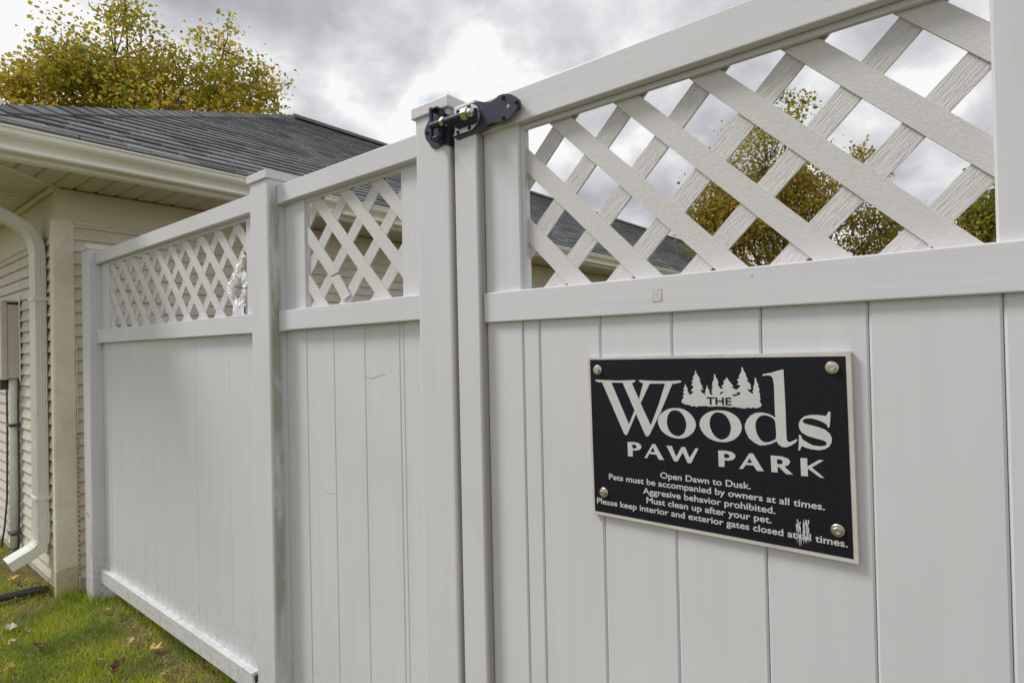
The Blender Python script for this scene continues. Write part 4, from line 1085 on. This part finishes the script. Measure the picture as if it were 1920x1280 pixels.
# ------------------------------------------------------------------ trees
def make_tree(name, base, lobes, n_leaf, leaf, label, cols, seed, trunk_r):
    rnd = random.Random(seed)
    root = thing(name, (base[0], base[1], 0), label, 'tree')
    base = Vector(base)
    cen = sum((Vector(l[0]) for l in lobes), Vector()) / len(lobes)
    fork = Vector((base.x, base.y, cen.z * 0.38))
    tb = bmesh.new()
    top = Vector((cen.x, cen.y, max(l[0][2] + l[1][2] * 0.5 for l in lobes)))
    tr_pts = [base + Vector((0, 0, -0.2)), base.lerp(fork, 0.5) + Vector((0.05, 0.05, 0)), fork, fork.lerp(top, 0.5) + Vector((rnd.uniform(-.3, .3), rnd.uniform(-.3, .3), 0)), top]
    tube(tb, tr_pts, [trunk_r * 1.25, trunk_r, trunk_r * 0.7, trunk_r * 0.22, 0.01], 10)
    put('trunk', mesh_of(tb, 'trunk', M['bark'], True), root)
    lb = bmesh.new()
    clumps = []
    tot = sum(l[1][0] * l[1][1] * l[1][2] for l in lobes) ** 1.0
    for (c, r_, dens) in lobes:
        c = Vector(c)
        s0 = fork.lerp(c, 0.12); s0.z = min(s0.z, c.z - r_[2] * 0.3)
        mid = s0.lerp(c, 0.6) + Vector((rnd.uniform(-.2, .2), rnd.uniform(-.2, .2), -0.1))
        tube(lb, [s0, mid, c, c + Vector((0, 0, r_[2] * 0.6))], [trunk_r * 0.30, trunk_r * 0.16, trunk_r * 0.08, 0.006], 6)
        ncl = max(6, int(250 * (r_[0] * r_[1] * r_[2] / tot) ** 0.75 * dens))
        for i in range(ncl):
            while True:
                u = Vector((rnd.uniform(-1, 1), rnd.uniform(-1, 1), rnd.uniform(-1, 1)))
                if 0.05 < u.length < 1: break
            u = u.normalized() * (u.length ** 0.45)
            p = c + Vector((u.x * r_[0], u.y * r_[1], u.z * r_[2]))
            clumps.append((p, dens, min(r_)))
            a = c + Vector((u.x * r_[0], u.y * r_[1], u.z * r_[2])) * 0 + (p - c) * 0.15
            m_ = a.lerp(p, 0.55) + Vector((rnd.uniform(-.1, .1), rnd.uniform(-.1, .1), rnd.uniform(-.12, .05)))
            tube(lb, [a, m_, p + (p - c).normalized() * 0.12], [trunk_r * 0.09, trunk_r * 0.05, 0.004], 4, False)
    put('branches', mesh_of(lb, 'branches', M['bark'], True), root)
    verts = []; faces = []; colv = []
    wsum = [d_ for _, d_, _ in clumps]
    for i in range(n_leaf):
        p, d_, mr = rnd.choices(clumps, wsum)[0] if i % 9 else rnd.choice(clumps)
        sg = mr * 0.17 + 0.07
        q_ = p + Vector((rnd.gauss(0, sg), rnd.gauss(0, sg), rnd.gauss(0, sg * 0.8)))
        L = leaf * rnd.choice((0.55, 0.75, 0.9, 1.0, 1.1, 1.45)) * rnd.uniform(0.85, 1.15)
        nv = Vector((rnd.gauss(0, 1), rnd.gauss(0, 1), rnd.gauss(0.6, 1))).normalized()
        ax = nv.cross(Vector((rnd.gauss(0, 1), rnd.gauss(0, 1), rnd.gauss(-0.5, 1)))).normalized()
        ay = nv.cross(ax)
        b0 = len(verts)
        wv = L * rnd.uniform(0.40, 0.55)
        verts += [q_ - ax * L * 0.5, q_ + ay * wv - ax * L * 0.12 + nv * L * 0.12, q_ + ay * wv * 0.55 + ax * L * 0.28 + nv * L * .06, q_ + ax * L * 0.55, q_ - ay * wv * 0.55 + ax * L * 0.28 + nv * L * .06, q_ - ay * wv - ax * L * 0.12 + nv * L * 0.12]
        faces += [(b0, b0 + 1, b0 + 2, b0 + 3), (b0, b0 + 3, b0 + 4, b0 + 5)]
        hue = noise.noise(p * 0.7 + Vector((seed, 0, 0))) * 0.5 + 0.5 + rnd.gauss(0, 0.22)
        hue = min(0.999, max(0, hue)) * (len(cols) - 1)
        k = int(hue); f_ = hue - k
        br_ = rnd.uniform(0.7, 1.2)
        cc = [max(0.004, (cols[k][j] * (1 - f_) + cols[k + 1][j] * f_) * br_) for j in range(3)]
        colv += [(*cc, 1.0)] * 6
    me = bpy.data.meshes.new('crown')
    me.from_pydata(verts, [], faces)
    at = me.color_attributes.new('leaf_colour', 'FLOAT_COLOR', 'POINT')
    at.data.foreach_set('color', [c_ for cc in colv for c_ in cc])
    me.materials.append(M['foliage'])
    cr = put('crown', me, root, (0, 0, 0)); cr['kind'] = 'stuff'
    return root
YEL = [(0.16, 0.23, 0.028), (0.36, 0.35, 0.038), (0.56, 0.45, 0.05), (0.62, 0.47, 0.06), (0.46, 0.29, 0.045)]
OLV = [(0.12, 0.18, 0.025), (0.28, 0.29, 0.035), (0.45, 0.37, 0.05), (0.52, 0.38, 0.055), (0.40, 0.23, 0.04)]
make_tree('sycamore_tree', (-14.9, 4.98, 0) , [((-14.98, 4.47, 8.05), (1.15, 1.14, 1.02), 1.0), ((-14.48, 4.54, 9.03), (0.54, 0.53, 0.59), 0.7), ((-13.96, 6.43, 8.64), (0.64, 0.64, 0.62), 0.8), ((-13.96, 7.07, 8.02), (0.82, 0.74, 0.66), 0.9), ((-14.66, 5.79, 7.73), (0.99, 0.98, 0.7), 1.0), ((-15.55, 3.57, 7.25), (1.01, 1.0, 0.64), 1.3), ((-15.31, 4.55, 7.2), (1.34, 1.32, 0.55), 1.3), ((-15.87, 2.86, 6.77), (0.62, 0.61, 0.45), 1.2), ((-15.22, 3.55, 8.07), (0.42, 0.41, 0.46), 0.6), ((-14.53, 6.41, 7.44), (1.55, 1.54, 0.53), 1.1), ((-15.34, 5.49, 6.21), (3.06, 3.03, 1.17), 0.7)] , 36000, 0.070, 'large yellow-green autumn tree rising behind the house roof', YEL, 3, 0.22)
make_tree('maple_tree', (-2.88, 12.3, 0) , [((-3.19, 12.11, 4.86), (0.85, 0.76, 0.85), 1.4), ((-2.74, 11.95, 5.7), (0.33, 0.39, 0.43), 0.9), ((-4.18, 12.01, 4.05), (0.83, 0.75, 0.78), 1.3), ((-4.26, 11.82, 4.7), (0.39, 0.4, 0.44), 0.6), ((-1.77, 12.46, 4.64), (0.29, 0.32, 0.35), 0.8), ((-2.15, 12.54, 4.02), (0.84, 0.83, 0.62), 1.1), ((-1.49, 12.76, 3.34), (0.55, 0.54, 0.5), 1.5), ((-3.38, 12.34, 3.65), (1.3, 1.17, 0.76), 1.5), ((-2.79, 12.67, 2.21), (1.76, 1.74, 1.18), 0.6)] , 34000, 0.053, 'olive-brown autumn tree seen through the middle of the gate lattice', OLV, 8, 0.16)
make_tree('maple_tree', (0.4, 11.88, 0) , [((0.03, 11.87, 3.13), (0.39, 0.46, 0.51), 1.2), ((0.44, 11.89, 2.95), (0.68, 0.67, 0.58), 1.2), ((0.81, 11.78, 3.52), (0.73, 0.72, 0.72), 1.0), ((0.3, 11.98, 1.96), (1.15, 1.14, 0.93), 0.6)] , 16000, 0.055, 'green and rust tree at the far right edge of the gate lattice', OLV[:4], 21, 0.15)

# ------------------------------------------------------------------ lawn
def grass():
    rnd = random.Random(11)
    verts = []; faces = []; cols = []
    G = [(0.13, 0.22, 0.012), (0.28, 0.42, 0.018), (0.46, 0.56, 0.026), (0.66, 0.60, 0.04)]
    DRY = [(0.54, 0.44, 0.20), (0.38, 0.28, 0.13), (0.62, 0.54, 0.28)]
    def blade(x, y, h, w, col, lean):
        z = ground_z(x, y)
        a = rnd.uniform(0, 2 * math.pi)
        sx, sy = math.cos(a) * w, math.sin(a) * w
        b = rnd.uniform(0, 2 * math.pi)
        lx, ly = math.cos(b) * lean, math.sin(b) * lean
        b0 = len(verts)
        verts.extend(((x - sx, y - sy, z - 0.004), (x + sx, y + sy, z - 0.004), (x + lx * 0.45 + sx * .75, y + ly * 0.45 + sy * .75, z + h * 0.62), (x + lx * 0.45 - sx * .75, y + ly * 0.45 - sy * .75, z + h * 0.62), (x + lx, y + ly, z + h)))
        faces.append((b0, b0 + 1, b0 + 2, b0 + 3)); faces.append((b0 + 3, b0 + 2, b0 + 4))
        cols.extend([(*col, 1)] * 5)
    n = 0
    while n < 140000:
        x = rnd.uniform(-6.6, -1.2); y = rnd.uniform(-1.2, 1.42)
        if x < WX + 0.04 and y > WY - 0.02: continue
        if y > 1.03 and x < -3.80: continue
        near = -3.9 < x < -2.0 and 0.2 < y
        if not near and rnd.random() < 0.35: continue
        bare = noise.noise(Vector((x * 2.1, y * 2.1, 7.7))) * 0.5 + 0.5
        edge = max(0, 1 - abs(1.03 - y) / 0.09) if x > -3.98 else max(0, 1 - (0.93 - y) / 0.30)
        pb = 0.20 + 0.7 * max(0, bare - 0.5) + 0.6 * edge
        if rnd.random() < edge * 0.22: n += 0.25; continue
        n += 1
        if rnd.random() < pb:
            c = rnd.choice(DRY); hgt = rnd.uniform(0.004, 0.022); ln = rnd.uniform(0.02, 0.05)
        else:
            k = min(2.999, max(0, (noise.noise(Vector((x * 4, y * 4, 2.0))) * 0.9 + 0.5) * 3 + rnd.gauss(0, 0.6)))
            i = int(k); f_ = k - i
            c = tuple(G[i][j] * (1 - f_) + G[i + 1][j] * f_ for j in range(3))
            hgt = rnd.uniform(0.014, 0.046) * (0.7 + 0.6 * bare); ln = rnd.uniform(0.006, 0.035)
        q_ = rnd.uniform(0.75, 1.25)
        blade(x, y, hgt, rnd.uniform(0.0007, 0.0015), tuple(v * q_ for v in c), ln)
    # longer tufts against the house corner and the first post
    for cx_, cy_, nb in ((-3.99, 0.95, 60), (-3.93, 0.97, 50), (-3.82, 1.0, 70), (-3.72, 1.03, 60), (-3.5, 1.05, 60), (-4.02, 0.90, 50), (-4.3, 0.87, 40)):
        for i in range(nb):
            blade(cx_ + rnd.gauss(0, 0.045), cy_ + rnd.gauss(0, 0.02), rnd.uniform(0.03, 0.075), rnd.uniform(0.001, 0.002), rnd.choice(G[:3]), rnd.uniform(0.01, 0.05))
    me = bpy.data.meshes.new('grass')
    me.from_pydata(verts, [], faces)
    at = me.color_attributes.new('leaf_colour', 'FLOAT_COLOR', 'POINT')
    at.data.foreach_set('color', [c_ for cc in cols for c_ in cc])
    me.materials.append(M['grass'])
    o = put('grass', me)
    tag(o, 'short mossy green and straw-coloured lawn grass', 'grass', kind='stuff')
grass()

# ------------------------------------------------------------------ fallen leaves
def leaf_mesh(seed, m, curl, size):
    rnd = random.Random(seed)
    outl = [(0, -0.5), (0.10, -0.32), (0.34, -0.40), (0.28, -0.18), (0.52, -0.06), (0.34, 0.06), (0.40, 0.28), (0.20, 0.20), (0.14, 0.36), (0.0, 0.58)]
    pts = outl + [(-x_, y_) for x_, y_ in outl[::-1][1:-1]]
    bm = bmesh.new()
    def bendp(x_, y_):
        j = noise.noise(Vector((x_ * 3, y_ * 3, seed))) * 0.34
        return Vector((x_ * size * (1 - 0.25 * curl), y_ * size, size * (curl * (x_ * x_ * 1.6 + y_ * y_ * 0.5) + j)))
    mid = [bm.verts.new(bendp(0, t_)) for t_ in (-0.25, 0.05, 0.3)]
    vs = [bm.verts.new(bendp(x_ * rnd.uniform(0.85, 1.1), y_ * rnd.uniform(0.9, 1.08))) for x_, y_ in pts]
    n = len(vs)
    def cm(i): return mid[0] if pts[i][1] < -0.15 else (mid[1] if pts[i][1] < 0.18 else mid[2])
    for i in range(n):
        a, b_ = vs[i], vs[(i + 1) % n]
        ca, cb_ = cm(i), cm((i + 1) % n)
        bm.faces.new((a, b_, ca))
        if ca is not cb_: bm.faces.new((b_, cb_, ca))
    # stalk
    tube(bm, [bendp(0, -0.5), bendp(0.05, -0.8)], [size * 0.012, size * 0.008], 4)
    return mesh_of(bm, 'fallen_leaf', m)
LV = [
 (-3.13, 0.955, 'leaf_tan', 0.085, 0.9, (0.35, 0.25, 0.6), 'tan curled leaf lying left of the yellow leaf near the bottom rail', None),
 (-2.975, 1.015, 'leaf_yellow', 0.085, 0.35, (0.1, 0.05, 1.9), 'bright yellow leaf on the grass close to the bottom rail', None),
 (-2.905, 0.845, 'leaf_brown', 0.105, 0.9, (0.75, 0.1, 0.5), 'large dark brown curled leaf standing nearest the picture bottom', None),
 (-3.40, 0.675, 'leaf_brown', 0.085, 0.8, (0.5, 0.2, 2.4), 'dark brown leaf half sunk in grass left of the larger curled one', None),
 (-3.76, 0.64, 'leaf_pale', 0.085, 0.5, (0.2, 0.1, 1.2), 'pale cream dry leaf at the left picture edge', None),
 (-4.62, 0.80, 'leaf_yellow', 0.10, 0.5, (0.15, 0.1, 0.9), 'yellow leaf lying under the downspout elbow', None),
 (-3.60, 1.0, 'leaf_tan', 0.06, 0.4, (0.1, 0.1, 2.2), 'small tan leaf at the foot of the fence post', None),
 (-3.57, 0.61, 'leaf_tan', 0.07, 0.6, (0.3, 0.1, 0.2), 'tan leaf just below the pale leaf at the left edge', None), (-3.64, 0.68, 'leaf_rust', 0.05, 0.5, (0.2, 0.3, 2.2), 'small rust leaf right beside the pale leaf at the left edge', None),
 (-3.28, 1.02, 'leaf_rust', 0.05, 0.6, (0.3, 0.2, 1.1), 'small rust leaf near the rail between post and tan curled leaf', None), (-3.05, 0.82, 'leaf_tan', 0.04, 0.7, (0.5, 0.1, 2.8), 'tiny tan leaf just left of the large dark brown leaf', None),
 (-4.50, 0.83, 'leaf_rust', 0.06, 0.6, (0.3, 0.1, 0.4), 'rust leaf by the wall just right of the yellow leaf under the elbow', None), (-4.40, 0.79, 'leaf_brown', 0.06, 0.6, (0.2, 0.4, 1.8), 'dark brown leaf by the wall above the drain hose', None), (-4.33, 0.86, 'leaf_rust', 0.06, 0.7, (0.4, 0.2, 2.7), 'rust leaf against the wall near the end of the drain hose', None),
 (-5.0, 0.80, 'leaf_rust', 0.07, 0.7, (0.3, 0.3, 0.9), None, 2), (-4.85, 0.84, 'leaf_brown', 0.06, 0.7, (0.3, 0.3, 2.9), None, 2), (-4.72, 0.70, 'leaf_tan', 0.05, 0.5, (0.2, 0.1, 1.4), None, 2), (-4.20, 0.74, 'leaf_tan', 0.05, 0.5, (0.2, 0.1, 3.4), None, 2),
 (-2.72, 0.96, 'leaf_tan', 0.05, 0.6, (0.3, 0.1, 0.1), 'small tan leaf right of the large dark brown leaf', None), (-3.30, 0.56, 'leaf_tan', 0.06, 0.6, (0.3, 0.1, 0.1), 'tan leaf at the lower left edge of the lawn', None),
]
for i, (x_, y_, m_, sz, cu_, rot_, lab, grp) in enumerate(LV):
    me = leaf_mesh(i * 3 + 1, M[m_], cu_, sz * 0.72)
    o = put('fallen_leaf', me, None, (x_, y_, ground_z(x_, y_) + 0.026 + 0.2 * sz * max(rot_[0], rot_[1])), rot_)
    if lab: tag(o, lab, 'leaf')
    elif grp == 1: tag(o, 'small dry brown leaf scattered on the open lawn', 'leaf', 'small leaves on the lawn')
    else: tag(o, 'small brown leaf in the litter along the house wall', 'leaf', 'leaf litter along the house wall')
